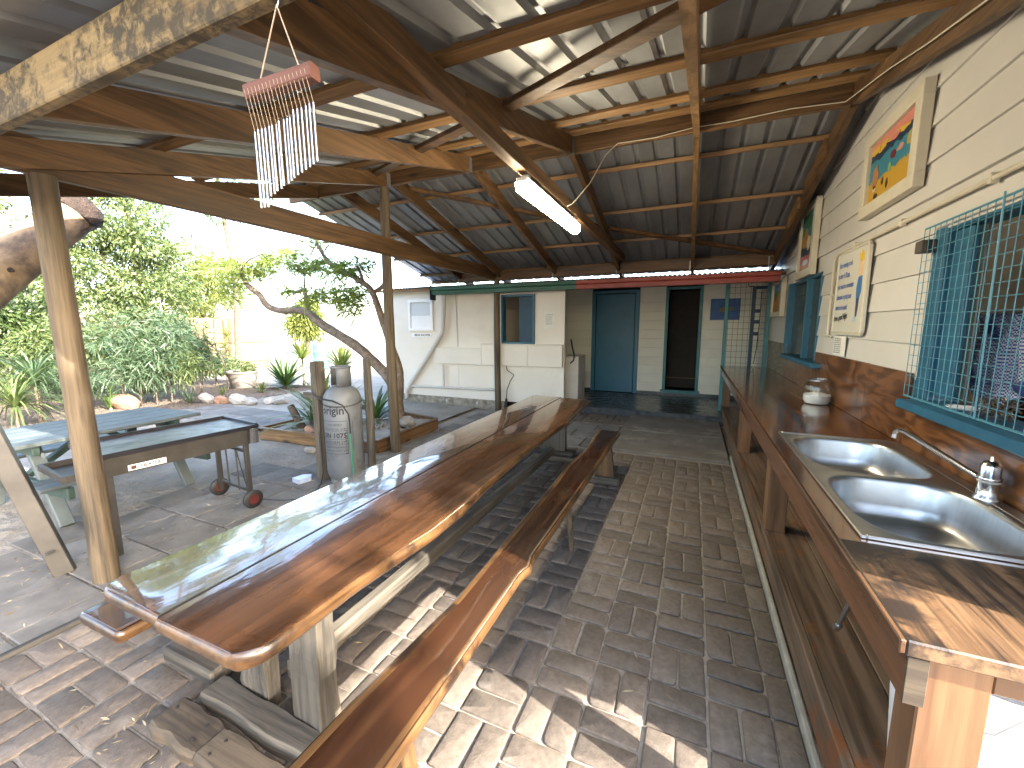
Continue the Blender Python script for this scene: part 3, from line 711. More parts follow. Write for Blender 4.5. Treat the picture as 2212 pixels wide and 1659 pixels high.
# end wall and roof of the building, round the corner from the counter
part('end_wall', MT['white_board'], bld, lambda b: b.box(1.27, 1.9, 1.16, 1.26, 0, 2.6).box(3.2, 6.5, 1.16, 1.26, 0, 2.6).box(1.9, 3.2, 1.16, 1.26, 0, 1.1).box(1.9, 3.2, 1.16, 1.26, 2.1, 2.6))  # unseen window gap added so the sun lights the room
part('roof', MT['galv_pale'], bld, lambda b: b.extrude([(1.22, 2.95), (1.22, 3.0), (4.0, 3.65), (6.9, 3.0), (6.9, 2.95), (4.0, 3.6)], 'y', .95, 10.2))
# room behind the windows
part('room_wall', MT['room'], bld, lambda b: b.box(3.6, 3.7, 1.27, 9.8, 0, 2.6).box(1.28, 3.6, 9.7, 9.8, 0, 2.6).box(1.28, 3.6, 3.9, 4.0, 0, 2.6))
part('room_ceiling', MT['room'], bld, lambda b: b.box(1.28, 3.6, 1.27, 9.7, 2.5, 2.58))
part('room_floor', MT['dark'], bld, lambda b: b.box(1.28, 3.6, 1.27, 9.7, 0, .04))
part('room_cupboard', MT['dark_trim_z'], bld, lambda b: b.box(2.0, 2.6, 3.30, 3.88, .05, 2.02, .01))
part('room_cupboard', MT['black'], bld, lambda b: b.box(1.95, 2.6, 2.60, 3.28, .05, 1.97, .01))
part('room_door_panel', MT['cream'], bld, lambda b: b.box(1.70, 1.75, 3.55, 3.75, .9, 1.55))
# mesh window
y0, y1, z0, z1 = MESHWIN
win = part('kitchen_window', MT['blue'], bld, lambda b: b.box(1.165, 1.30, y1 - .12, y1, z0, z1, .004).box(1.165, 1.30, y0, y0 + .07, z0, z1, .004).box(1.172, 1.30, y0 + .07, y1 - .12, z1 - .025, z1, .004))
part('sash', MT['blue'], win, lambda b: b.box(1.20, 1.26, 2.755, 2.895, z0 + .03, z1 - .03, .004))
part('sash', MT['blue'], win, lambda b: b.box(1.24, 1.30, 1.80, 2.30, z0 + .01, z0 + .45, .004))
part('sill', MT['blue'], win, lambda b: b.box(1.055, 1.30, 1.55, 2.93, 1.145, 1.192, .006))
wm = MB()
for k in range(18): wm.tube([(1.128, y0 - .05, 1.203 + k * .0565), (1.128, 3.03, 1.203 + k * .0565)], .0019, 5, False) if 1.203 + k * .0565 < 2.12 else None
for k in range(26): wm.tube([(1.124, 3.03 - k * .0525, 1.196), (1.124, 3.03 - k * .0525, 2.112)], .0019, 5, False)
for zz in (1.198, 2.112): wm.tube([(1.126, 1.68, zz), (1.126, 3.03, zz)], .004, 6)
wm.tube([(1.122, 2.37, 1.196), (1.122, 2.40, 2.13)], .004, 6)
tag(wm.obj('wire_mesh', MT['wire_teal'], win, 60), 'blue wire mesh over the kitchen window', kind='stuff')
part('mesh_block', MT['grey_wood_z'], win, lambda b: b.box(1.10, 1.165, 2.985, 3.06, 1.985, 2.05, .004))
part('pane', MT['louvre'], win, lambda b: b.box(1.225, 1.229, 2.70, 2.755, z0 + .03, z1 - .03))
# louvre window
y0, y1, z0, z1 = LOUV
lw = part('louvre_window', MT['blue'], bld, lambda b: b.box(1.12, 1.29, y1 - .06, y1, z0, z1, .004).box(1.16, 1.29, y0, y0 + .035, z0, z1, .004).box(1.16, 1.29, y0, y1, z1 - .03, z1 + .004, .004))
part('mullion', MT['blue'], lw, lambda b: b.box(1.135, 1.29, 5.60, 5.645, z0, z1 - .03, .004))
part('sill', MT['blue'], lw, lambda b: b.box(1.075, 1.30, 4.86, 6.46, 1.172, 1.222, .006))
for k in range(6):
    for (a, c) in ((5.20, 5.60), (5.65, 6.50)):
        zz = 1.225 + k * .146
        part('louvre_blade', MT['louvre'], lw, lambda b: b.add([(1.20, a, zz + .160), (1.20, c, zz + .160), (1.192, c, zz), (1.192, a, zz), (1.205, a, zz + .160), (1.205, c, zz + .160), (1.197, c, zz), (1.197, a, zz)], [(0, 1, 2, 3), (4, 7, 6, 5), (0, 4, 5, 1), (2, 6, 7, 3), (0, 3, 7, 4), (1, 5, 6, 2)]))
# conduit pipe with clips
cp = [(1.148, 1.2, 2.222), (1.148, 4.55, 2.222), (1.148, 4.66, 2.215), (1.148, 4.72, 2.17), (1.148, 4.72, 1.56), (1.148, 4.70, 1.50), (1.148, 4.63, 1.495)]
cond = part('conduit', MT['cream'], bld, lambda b: b.tube(cp, .012, 10), 60)
for yy in (2.55, 3.4, 4.2): part('conduit_clip', MT['cream'], cond, lambda b: b.box(1.133, 1.166, yy - .012, yy + .012, 2.20, 2.245, .004))
part('conduit_clip', MT['cream'], cond, lambda b: b.box(1.133, 1.166, 4.70, 4.74, 1.85, 1.875, .004))

# things on the wall
def wall_text(body, y, z, size, mat, parent, x=1.128, sx=1.0, tilt=0.0, align='CENTER'):
    lettering(body, size, lambda u, v: (x, y - u, z + v + tilt * u), mat, parent, align=align, sx=sx, bold=size * .022)
po = thing('poster', 'cream notice board with blue lettering and a yellow haired figure', 'notice', (1.15, 4.2, 1.5))
part('board', MT['poster'], po, lambda b: b.extrude([(3.83, 1.55), (3.86, 1.515), (4.52, 1.515), (4.55, 1.55), (4.55, 2.17), (4.52, 2.205), (3.88, 2.205), (3.845, 2.17)], 'x', 1.134, 1.152))
part('rim', MT['cream'], po, lambda b: b.tube([(1.134, a, c) for a, c in ((3.85, 1.535), (4.53, 1.535), (4.53, 2.19), (3.86, 2.19), (3.85, 1.535))], .009, 8), 60)
for k, line in enumerate(('Your wanting to sit', 'up after 9-30 pm,', 'your need to remember', 'Someone is going near', 'wants to be quiet!')):
    wall_text(line, 4.50, 2.075 - k * .088, .062, MT['blue_ink'], po, 1.1325, .66, 0, 'LEFT')
wall_text('Have a good Night', 4.51, 1.625, .07, MT['ink'], po, 1.1325, .62, .08, 'LEFT')
for nm, mt_, poly in (('figure_hair', plain('yellow_print', (.72, .46, .03), .6), [(4.015, 2.09), (4.04, 2.14), (4.0, 2.13), (3.985, 2.165), (3.96, 2.135), (3.93, 2.15), (3.94, 2.105), (3.92, 2.08), (3.99, 2.075)]),
                      ('figure_face', plain('skin_print', (.70, .48, .28), .6), [(4.02, 2.075), (3.925, 2.08), (3.925, 2.0), (3.955, 1.965), (4.0, 1.965), (4.02, 2.01)]),
                      ('figure_jumper', plain('jumper_print', (.05, .16, .36), .6), [(4.01, 1.96), (3.93, 1.965), (3.925, 1.85), (3.95, 1.80), (4.02, 1.80), (4.03, 1.88)]),
                      ('figure_legs', plain('trouser_print', (.04, .06, .14), .6), [(4.015, 1.80), (3.95, 1.80), (3.97, 1.66), (4.0, 1.66)]),
                      ('figure_shoes', plain('shoe_print', (.35, .48, .52), .6), [(4.035, 1.66), (3.975, 1.66), (3.975, 1.625), (4.05, 1.62)])):
    part(nm, mt_, po, lambda b: b.extrude(poly, 'x', 1.1322, 1.1338))
pn = thing('paper_notice', 'small printed paper taped to the boards below the cream notice', 'paper', (1.157, 4.37, 1.33))
part('sheet', MT['paper'], pn, lambda b: b.box(1.1545, 1.1565, 4.22, 4.53, 1.335, 1.50))
for k in range(8): wall_text('lights out and gates shut' if k % 2 else 'please wash up and stack', 4.51, 1.475 - k * .017, .016, MT['ink'], pn, 1.154, 1.1, 0, 'LEFT')

def art_mat(name, bands, scale=6.0, dist=.25):
    """hand-painted picture: wavering horizontal bands in the paints given from bottom to top (0..1 of its height)"""
    m, nt, b = new_mat(name)
    tc = N(nt, 'ShaderNodeTexCoord'); sp = N(nt, 'ShaderNodeSeparateXYZ'); nt.links.new(tc.outputs['Generated'], sp.inputs[0])
    nz = noise(nt, tc.outputs['Generated'], scale, 4, .6)
    ma = N(nt, 'ShaderNodeMath', operation='MULTIPLY_ADD'); nt.links.new(nz, ma.inputs[0]); ma.inputs[1].default_value = dist; nt.links.new(sp.outputs['Z'], ma.inputs[2])
    sb = N(nt, 'ShaderNodeMath', operation='SUBTRACT'); nt.links.new(ma.outputs[0], sb.inputs[0]); sb.inputs[1].default_value = dist * .5
    nt.links.new(ramp(nt, sb.outputs[0], bands, 'CONSTANT'), b.inputs['Base Color']); b.inputs['Roughness'].default_value = .5
    return m
SAND_, TEAL_, NAVY_, PINK_, YEL_, GRN_, ORA_ = (.46, .27, .03), (.035, .18, .25), (.012, .03, .06), (.55, .20, .16), (.60, .38, .04), (.04, .13, .05), (.42, .17, .05)
def picture(name, label, y0, y1, z0, z1, fw, depth, bands, figures, tilt=0.0):
    t = thing(name, label, 'painting', (XW, (y0 + y1) / 2, z0), 'paintings on the cream wall')
    xb = XW - .008
    xf = xb - depth
    for (a, c, e, f) in ((y0, y1, z0, z0 + fw), (y0, y1, z1 - fw, z1), (y0, y0 + fw, z0 + fw, z1 - fw), (y1 - fw, y1, z0 + fw, z1 - fw)):
        part('frame', MT['cream'], t, lambda b: b.box(xf, xb, a, c, e, f, .003))
    cv = part('canvas', art_mat(name + '_paint', bands), t, lambda b: b.box(xb - depth * .55, xb - depth * .5, y0 + fw, y1 - fw, z0 + fw, z1 - fw))
    for i, (col, poly) in enumerate(figures):
        W_, H_ = y1 - y0 - 2 * fw, z1 - z0 - 2 * fw
        pp = [(y1 - fw - u * W_, z0 + fw + v * H_) for u, v in poly]
        part('painted_shape', plain(name + '_shape%d' % i, col, .5), t, lambda b: b.extrude(pp, 'x', xb - depth * .55 - .0025, xb - depth * .55 - .0008))
def blob(u, v, a, b_, n=9, s=1):
    r_ = random.Random(s); return [(u + a * math.cos(t * 2 * math.pi / n) * r_.uniform(.75, 1.2), v + b_ * math.sin(t * 2 * math.pi / n) * r_.uniform(.75, 1.2)) for t in range(n)]
picture('beach_painting', 'framed painting of yellow sand and blue water nearest the counter sink', 3.22, 4.09, 2.385, 2.965, .085, .055,
        [(0, SAND_), (.36, TEAL_), (.70, NAVY_), (.82, YEL_), (.90, PINK_)],
        [((.38, .17, .07), blob(.17, .42, .075, .19, 10, 2)), ((.62, .52, .40), blob(.16, .22, .05, .06, 6, 3)), ((.15, .02, .03), blob(.56, .56, .06, .075, 8, 4)), ((.50, .24, .18), blob(.70, .58, .07, .05, 8, 5)), ((.38, .30, .10), blob(.90, .60, .09, .10, 9, 6)),
         ((.20, .35, .12), blob(.50, .40, .04, .09, 7, 7)), ((.05, .03, .02), blob(.36, .26, .025, .07, 6, 8)), ((.05, .03, .02), blob(.47, .17, .025, .08, 6, 9)), ((.05, .03, .02), blob(.22, .08, .05, .05, 6, 10)),
         (YEL_, blob(.12, .86, .10, .06, 9, 11)), (PINK_, blob(.55, .84, .12, .05, 9, 12)), (YEL_, blob(.33, .88, .09, .045, 9, 13)), (PINK_, blob(.86, .88, .10, .05, 9, 14))])
picture('tall_painting', 'narrow framed painting of figures hung above the louvre window', 5.42, 6.15, 2.135, 2.935, .085, .055,
        [(0, ORA_), (.12, (.30, .10, .08)), (.26, NAVY_), (.42, (.36, .22, .06)), (.62, GRN_), (.78, (.05, .17, .20))],
        [((.60, .52, .36), blob(.62, .46, .16, .14, 7, 21)), ((.05, .20, .22), blob(.7, .68, .2, .1, 8, 22)), ((.40, .20, .06), blob(.35, .62, .15, .16, 9, 23)), (GRN_, blob(.5, .85, .25, .12, 10, 24)), ((.5, .55, .6), blob(.45, .14, .25, .05, 8, 25)), ((.45, .08, .06), blob(.5, .22, .3, .04, 8, 26))])
picture('small_painting', 'small framed painting of orange hills hung farthest along the cream wall', 6.92, 7.75, 1.72, 2.27, .07, .06,
        [(0, (.32, .16, .05)), (.22, ORA_), (.55, (.20, .22, .06)), (.72, (.16, .30, .42))],
        [((.45, .25, .05), blob(.72, .45, .16, .26, 9, 31)), (GRN_, blob(.28, .55, .12, .2, 9, 32)), ((.55, .5, .4), blob(.8, .1, .05, .04, 6, 33))])

# dish, scourer and towel behind the wire
dish = tag(MB().lathe([(.0, 1.193), (.04, 1.194), (.062, 1.205), (.064, 1.209), (.055, 1.207), (.03, 1.199), (.0, 1.198)], 1.20, 2.62, 24, cap=False).obj('dish', MT['white'], None, 50), 'small white dish on the blue window sill behind the wire', 'dish')
sc_ = MB(); srg = random.Random(9)
for k in range(60):
    a = [srg.gauss(0, 1) for _ in range(3)]; l = math.sqrt(sum(q * q for q in a)); c0 = (1.215 + a[0] / l * .04, 2.42 + a[1] / l * .055, 1.235 + a[2] / l * .035)
    sc_.tube([(c0[0], c0[1], max(1.196, c0[2])), (c0[0] + srg.uniform(-.03, .03), c0[1] + srg.uniform(-.03, .03), max(1.196, c0[2] + srg.uniform(-.02, .03))), (c0[0] + srg.uniform(-.04, .04), c0[1] + srg.uniform(-.04, .04), max(1.196, c0[2] + srg.uniform(-.03, .03)))], .003, 4)
tag(sc_.obj('scourer', plain('scourer_wire', (.12, .10, .085), .5, .5)), 'grey wire scourer on the blue window sill below the towel', 'scourer', kind='stuff')
m, nt, b = new_mat('checked_towel')
v = coords(nt, (1, 1, 1)); ck = N(nt, 'ShaderNodeTexChecker'); ck.inputs['Scale'].default_value = 115; nt.links.new(v, ck.inputs['Vector'])
ck.inputs[1].default_value = (.045, .07, .25, 1); ck.inputs[2].default_value = (.62, .62, .66, 1)
ns = noise(nt, v, 4, 3); cf = ramp(nt, ns, [(.50, (0, 0, 0)), (.56, (1, 1, 1))])
nt.links.new(mixc(nt, cf, ck.outputs[0], (.04, .05, .16)), b.inputs['Base Color']); b.inputs['Roughness'].default_value = .9; MT['towel'] = m
tw = MB(); n, k = 26, 18
for j in range(k + 1):
    for i in range(n + 1):
        u = i / n; t = j / k
        yy = 3.10 - u * .46 - (.02 * t * (1 - u))
        zz = 1.652 - t * (.30 + .14 * abs(math.sin(u * 3.6)) + .04 * u)
        xx = 1.42 + .035 * math.sin(u * 19) * (.3 + t) + .015 * math.sin(t * 6 + u * 3)
        tw.v.append((xx, yy, zz))
for j in range(k):
    for i in range(n): q = j * (n + 1) + i; tw.f.append((q, q + 1, q + n + 2, q + n + 1)); tw.m.append(0)
towel = tw.obj('towel', MT['towel'], None, 60); tag(towel, 'blue and white checked tea towel hanging behind the wire mesh', 'towel')
sm = towel.modifiers.new('thickness', 'SOLIDIFY'); sm.thickness = .004
tag(MB().tube([(1.422, 3.30, 1.655), (1.422, 1.85, 1.655)], .006, 8).obj('towel_rail', MT['alu'], None, 60), 'thin metal rail the checked towel hangs from inside the window', 'rail')

# ------------------------------------------------------------------ counter with sink
ct = thing('wooden_counter', 'long varnished timber counter with open shelf against the cream wall', 'counter', (.8, 4.5, 0))
def plate_hole(b, xs, ys, z0, z1, hole):
    """slab on grid lines xs, ys with the given cells left open"""
    for i in range(len(xs) - 1):
        for j in range(len(ys) - 1):
            if (i, j) in hole: continue
            X0, X1, Y0, Y1 = xs[i], xs[i + 1], ys[j], ys[j + 1]
            b.add([(X0, Y0, z1), (X1, Y0, z1), (X1, Y1, z1), (X0, Y1, z1)], [(0, 1, 2, 3)])
            b.add([(X0, Y0, z0), (X0, Y1, z0), (X1, Y1, z0), (X1, Y0, z0)], [(0, 1, 2, 3)])
            for (di, dj, q) in ((-1, 0, ((X0, Y0), (X0, Y1))), (1, 0, ((X1, Y1), (X1, Y0))), (0, -1, ((X1, Y0), (X0, Y0))), (0, 1, ((X0, Y1), (X1, Y1)))):
                ni, nj = i + di, j + dj
                if not (0 <= ni < len(xs) - 1 and 0 <= nj < len(ys) - 1) or (ni, nj) in hole:
                    (a, c), (d, e) = q; b.add([(a, c, z0), (a, c, z1), (d, e, z1), (d, e, z0)], [(0, 1, 2, 3)])
part('counter_top', MT['counter_top'], ct, lambda b: plate_hole(b, [.472, .566, 1.088, 1.163], [1.585, 1.637, 3.04, 7.95], .872, .905, {(1, 1)}))
part('counter_end', MT['worn_end'], ct, lambda b: b.box(.470, 1.163, 1.10, 1.583, .868, .907, .004))
part('edge_strip', MT['dark_trim_y'], ct, lambda b: b.box(.458, .4705, 1.10, 7.95, .872, .906, .003))
part('apron', MT['counter_y'], ct, lambda b: b.box(.480, .515, 1.112, 7.93, .745, .8665, .004))
for k, yy in enumerate((1.135, 3.10, 5.0, 7.80)):
    part('leg', MT['orange_leg'], ct, lambda b: b.box(.517, .635, yy, yy + (.10 if k == 0 else .12), .0, .866, .004))
part('apron_end_block', MT['foot'], ct, lambda b: b.box(.4785, .5165, 1.1065, 1.1115, .748, .864, .001))
part('end_rail', MT['orange_leg'], ct, lambda b: b.box(.636, 1.16, 1.14, 1.175, .80, .866, .004))
for k, (a, c) in enumerate(((.545, .745), (.749, .955), (.959, 1.155))):
    part('shelf_board', MT['shelf'], ct, lambda b: b.box(a, c, 1.24, 7.93, .188, .212, .003))
part('shelf_front', MT['shelf'], ct, lambda b: b.box(.508, .5425, 1.24, 7.93, .04, .215, .004))
part('back_panel', MT['counter_y'], ct, lambda b: b.box(1.148, 1.164, 1.2, 7.93, .215, .866))
sp = part('splashback', MT['splash'], ct, lambda b: b.box(1.146, 1.160, 3.035, 3.68, .907, 1.325, .002))
part('splash_panel', MT['splash'], sp, lambda b: b.box(1.147, 1.160, 3.682, 5.07, .907, 1.327, .002))
part('splash_panel', MT['splash'], sp, lambda b: b.box(1.147, 1.160, 1.12, 3.033, .907, 1.144, .002))
part('splash_panel', MT['splash'], sp, lambda b: b.box(1.147, 1.160, 5.072, 6.48, .907, 1.170, .002))
part('splash_panel', MT['splash_grey'], sp, lambda b: b.box(1.147, 1.160, 6.482, 7.95, .907, 1.345, .002))

sink = thing('double_sink', 'double bowl stainless steel sink set into the timber counter', 'sink', (.84, 2.33, .9))
def sink_cell(x0, x1, y0, y1, a, b_, cx, cy):
    n = 64; b = MB()
    se = superellipse(cx, cy, a, b_, n, 3.6)
    rect = []
    for (x, y) in se:
        dx, dy = x - cx, y - cy
        t = min((x1 - cx) / dx if dx > 1e-6 else 1e9, (x0 - cx) / dx if dx < -1e-6 else 1e9, (y1 - cy) / dy if dy > 1e-6 else 1e9, (y0 - cy) / dy if dy < -1e-6 else 1e9)
        rect.append((cx + dx * t, cy + dy * t))
    # pull the nearest ring points onto the corners
    for cxn, cyn in ((x0, y0), (x0, y1), (x1, y0), (x1, y1)):
        k = min(range(n), key=lambda q: (rect[q][0] - cxn) ** 2 + (rect[q][1] - cyn) ** 2); rect[k] = (cxn, cyn)
    rings = [[(x, y, .9125) for x, y in rect]]
    for s_, z in ((1.05, .9125), (1.02, .9105), (1.0, .904), (.985, .89), (.955, .80), (.92, .755), (.84, .737), (.6, .732), (.12, .728)):
        rings.append([(cx + (x - cx) * s_, cy + (y - cy) * s_, z) for x, y in se])
    for r in rings: b.v.extend(r)
    for k in range(len(rings) - 1):
        for j in range(n): b.f.append((k * n + j, k * n + (j + 1) % n, (k + 1) * n + (j + 1) % n, (k + 1) * n + j)); b.m.append(0)
    b.f.append(tuple((len(rings) - 1) * n + j for j in range(n))); b.m.append(0)
    return b
sink_cell(.555, 1.09, 1.63, 2.315, .240, .312, .822, 1.972).obj('bowl', MT['steel'], sink, 60)
sink_cell(.555, 1.09, 2.315, 3.05, .240, .335, .822, 2.682).obj('bowl', MT['steel'], sink, 60)
part('rim', MT['steel'], sink, lambda b: b.box(.538, .555, 1.612, 3.068, .9055, .9165, .003).box(1.09, 1.142, 1.612, 3.068, .9055, .9135, .003).box(.555, 1.09, 1.612, 1.63, .9055, .9185, .003).box(.555, 1.09, 3.05, 3.068, .9055, .9165, .003))
for yy in (1.965, 2.675): part('drain', MT['chrome'], sink, lambda b: b.lathe([(.042, .729), (.042, .734), (.03, .735), (.026, .731), (0.002, .731)], .822, yy, 20), 50)
tap = thing('sink_tap', 'chrome mixer tap with a long swivel spout behind the sink', 'tap', (1.10, 2.1, .913))
part('body', MT['chrome'], tap, lambda b: b.lathe([(.038, .9135), (.038, .922), (.031, .93), (.031, .99), (.035, .995), (.035, 1.005), (.030, 1.01), (.030, 1.05), (.022, 1.066), (.008, 1.07), (.006, 1.088), (.001, 1.09)], 1.095, 2.165, 24), 50)
part('spout', MT['chrome'], tap, lambda b: b.tube([(1.09, 2.18, .985), (1.075, 2.27, .998), (1.045, 2.48, 1.03), (1.02, 2.66, 1.055), (1.012, 2.72, 1.056), (1.008, 2.745, 1.04), (1.008, 2.75, 1.022)], [.013, .0125, .012, .0115, .0115, .0125, .014], 12), 60)
part('aerator', MT['chrome'], tap, lambda b: b.lathe([(.0155, 1.005), (.0155, 1.027), (.011, 1.03)], 1.008, 2.75, 14), 50)
part('handle', MT['pvc'], tap, lambda b: b.lathe([(.033, .985), (.0345, .99), (.0345, 1.0), (.033, 1.004)], 1.095, 2.165, 20, cap=False), 50)

jar = thing('glass_jar', 'round glass jar part filled with white powder on the counter', 'jar', (1.03, 4.36, .906))
part('glass', MT['glass'], jar, lambda b: b.lathe([(.001, .9062), (.085, .9062), (.098, .915), (.104, .935), (.104, 1.06), (.096, 1.085), (.076, 1.10), (.072, 1.115), (.078, 1.12), (.078, 1.128), (.072, 1.130), (.069, 1.115), (.073, 1.098), (.092, 1.082), (.1005, 1.058), (.1005, .937), (.095, .92), (.083, .911), (.001, .911)], 1.03, 4.36, 40, cap=False), 60)
b = MB(); n = 28; jr = random.Random(5)
for r, z in ((.001, .9125), (.085, .9125), (.0995, .94), (.0995, .985), (.08, .988), (.05, .996), (.02, 1.006)):
    for j in range(n): b.v.append((1.03 + r * math.cos(2 * math.pi * j / n), 4.36 + r * math.sin(2 * math.pi * j / n), z + (jr.uniform(-.006, .008) if z > .98 else 0)))
for k in range(6):
    for j in range(n): b.f.append((k * n + j, k * n + (j + 1) % n, (k + 1) * n + (j + 1) % n, (k + 1) * n + j)); b.m.append(0)
b.f.append(tuple(6 * n + j for j in range(n))); b.m.append(0)
b.obj('powder', plain('white_powder', (.72, .68, .66), .9), jar, 50)
part('lid_ring', MT['alu'], jar, lambda b: b.lathe([(.0785, 1.112), (.0800, 1.112), (.0800, 1.121), (.0785, 1.121)], 1.03, 4.36, 36, cap=False), 50)

hose = thing('drain_hose', 'short braided steel hose hanging below the sink in front of the shelf', 'hose', (.78, 1.98, .3))
part('braid', MT['steel'], hose, lambda b: b.tube([(.625, 1.80, .76), (.622, 1.81, .68), (.615, 1.835, .58), (.607, 1.875, .48), (.60, 1.91, .39)], .009, 10), 60)
part('nut', MT['chrome'], hose, lambda b: b.tube([(.601, 1.905, .40), (.598, 1.92, .37)], .014, 6))
tub = thing('plastic_tub', 'white plastic tub standing on the shelf below the counter end', 'tub', (.88, 1.5, .213))
part('body', MT['white'], tub, lambda b: b.lathe([(.001, .2135), (.15, .2135), (.158, .225), (.185, .67), (.195, .68), (.195, .695), (.178, .695), (.150, .235), (.001, .23)], .79, 1.47, 36, cap=False), 50)
part('handle', MT['white'], tub, lambda b: b.tube([(.79, 1.275, .675), (.73, 1.272, .60), (.66, 1.30, .57), (.61, 1.38, .58), (.595, 1.47, .675)], .005, 6), 60)

# ------------------------------------------------------------------ slab table and benches
def slab(name, left, right, y0, y1, z, th, mats, parent, rc=.05, inner=None, seed=0, edges=(1, 1)):
    """Live-edged plank along y: left/right are functions of y giving the wavering edges; rounded corners; sapwood ring."""
    L = []; R = []
    ys_ = sorted({round(v_, 5) for v_ in [y0 + rc * (1 - math.cos(q * math.pi / 20)) for q in range(11)] + [y1 - rc * (1 - math.cos(q * math.pi / 20)) for q in range(11)] + [y0 + rc + (y1 - y0 - 2 * rc) * q / 84 for q in range(85)]})
    n = len(ys_) - 1
    for i, y in enumerate(ys_):
        d0, d1 = y - y0, y1 - y; d = min(d0, d1); ins = rc - math.sqrt(max(0, rc * rc - (rc - d) ** 2)) if d < rc else 0
        L.append((left(y) + ins * edges[0], y)); R.append((right(y) - ins * edges[1], y))
    out = R + L[::-1]; b = MB(); N_ = len(out)
    cx = lambda y: (left(y) + right(y)) / 2
    def inset(k, extra=0):
        res = []
        for i, (x, y) in enumerate(out):
            s = 1 if i <= n else -1
            e = edges[1] if s > 0 else edges[0]
            yy = min(max(y, y0 + k), y1 - k)
            res.append((x - s * (k * (1 if e else .15) + extra * e), yy))
        return res
    rings = [(inset(.014), z - th), (inset(.003), z - th * .75), (inset(-.002), z - th * .4), (inset(.002), z - .010), (inset(.009), z - .0015), (inset(.014), z)]
    for pts, zz in rings: b.v.extend([(x, y, zz) for x, y in pts])
    for k in range(len(rings) - 1):
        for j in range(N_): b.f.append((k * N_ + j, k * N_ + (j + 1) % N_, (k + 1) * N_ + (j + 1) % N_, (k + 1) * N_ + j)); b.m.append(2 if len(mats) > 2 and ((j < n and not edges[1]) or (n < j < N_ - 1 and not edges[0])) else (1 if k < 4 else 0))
    b.f.append(tuple(range(N_))[::-1]); b.m.append(1)
    base = (len(rings) - 1) * N_
    if inner:                                          # sapwood margin on the face
        iv = []
        for i, (x, y) in enumerate(out):
            s = 1 if i <= n else -1; iv.append((x - s * (.014 + inner(y, s)), min(max(y, y0 + .016), y1 - .016), z + .0004))
        o2 = len(b.v); b.v.extend(iv)
        for j in range(N_): b.f.append((base + j, base + (j + 1) % N_, o2 + (j + 1) % N_, o2 + j)); b.m.append(1)
        base = o2
    for i in range(n):
        b.f.append((base + i, base + i + 1, base + N_ - 2 - i, base + N_ - 1 - i)); b.m.append(0)
    return b.obj(name, mats, parent, 40)
def wav(seed, a):
    r_ = random.Random(seed); ks = [(r_.uniform(.8, 5.5), r_.uniform(0, 6.3), r_.uniform(.3, 1)) for _ in range(6)]
    return lambda y: a * sum(w * math.sin(k * y + p) for k, p, w in ks) / 3
def interp(pts): return lambda y: float(np.interp(y, [p[0] for p in pts], [p[1] for p in pts]))
tbl = thing('slab_table', 'long glossy timber slab table with live edges on weathered plank legs', 'table', (-1.38, 2.65, 0))
w1, w2 = wav(3, .010), wav(5, .012)
redge = interp([(.58, -1.015), (.75, -1.0), (.95, -.995), (1.15, -.97), (1.35, -.945), (1.6, -.95), (1.9, -.985), (2.3, -1.01), (2.8, -1.02), (3.2, -1.0), (3.45, -.985), (3.8, -1.02), (4.3, -1.05), (4.65, -1.06)])
slab('plank', lambda y: -1.770 + w1(y), lambda y: -1.413, .585, 4.69, .75, .052, [MT['table_top'], MT['table_edge'], MT['black']], tbl, .075, edges=(1, .0))  # gap-side edges of both planks black: the slit's shade put into the colour
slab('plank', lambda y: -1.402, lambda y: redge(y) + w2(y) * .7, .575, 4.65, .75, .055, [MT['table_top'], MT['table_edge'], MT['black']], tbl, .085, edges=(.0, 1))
def plank_leg(x0, x1, y0, y1, z0, z1, seed):
    b = MB(); r_ = random.Random(seed); k = 8
    for i in range(k + 1):
        t = i / k; z = z0 + (z1 - z0) * t; j = lambda: r_.uniform(-.008, .008)
        b.v += [(x0 + j(), y0 + j(), z), (x1 + j(), y0 + j(), z), (x1 + j() + .01 * math.sin(t * 7), y1 + j(), z), (x0 + j(), y1 + j(), z)]
    for i in range(k):
        for q in range(4): b.f.append((i * 4 + q, i * 4 + (q + 1) % 4, i * 4 + 4 + (q + 1) % 4, i * 4 + 4 + q)); b.m.append(0)
    b.f += [(3, 2, 1, 0), (k * 4, k * 4 + 1, k * 4 + 2, k * 4 + 3)]; b.m += [0, 0]
    return b.obj('leg', MT['grey_wood_z'], tbl)
plank_leg(-1.71, -1.555, .975, 1.035, .0, .697, 1); plank_leg(-1.385, -1.225, .960, 1.05, .0, .694, 2)
part('leg', MT['grey_wood_z'], tbl, lambda b: b.extrude([(-1.64, .06), (-1.33, .06), (-1.325, .18), (-1.33, .40), (-1.30, .47), (-1.25, .50), (-1.245, .56), (-1.33, .66), (-1.35, .694), (-1.63, .694), (-1.65, .62), (-1.70, .54), (-1.69, .49), (-1.65, .46)], 'y', 4.57, 4.65))
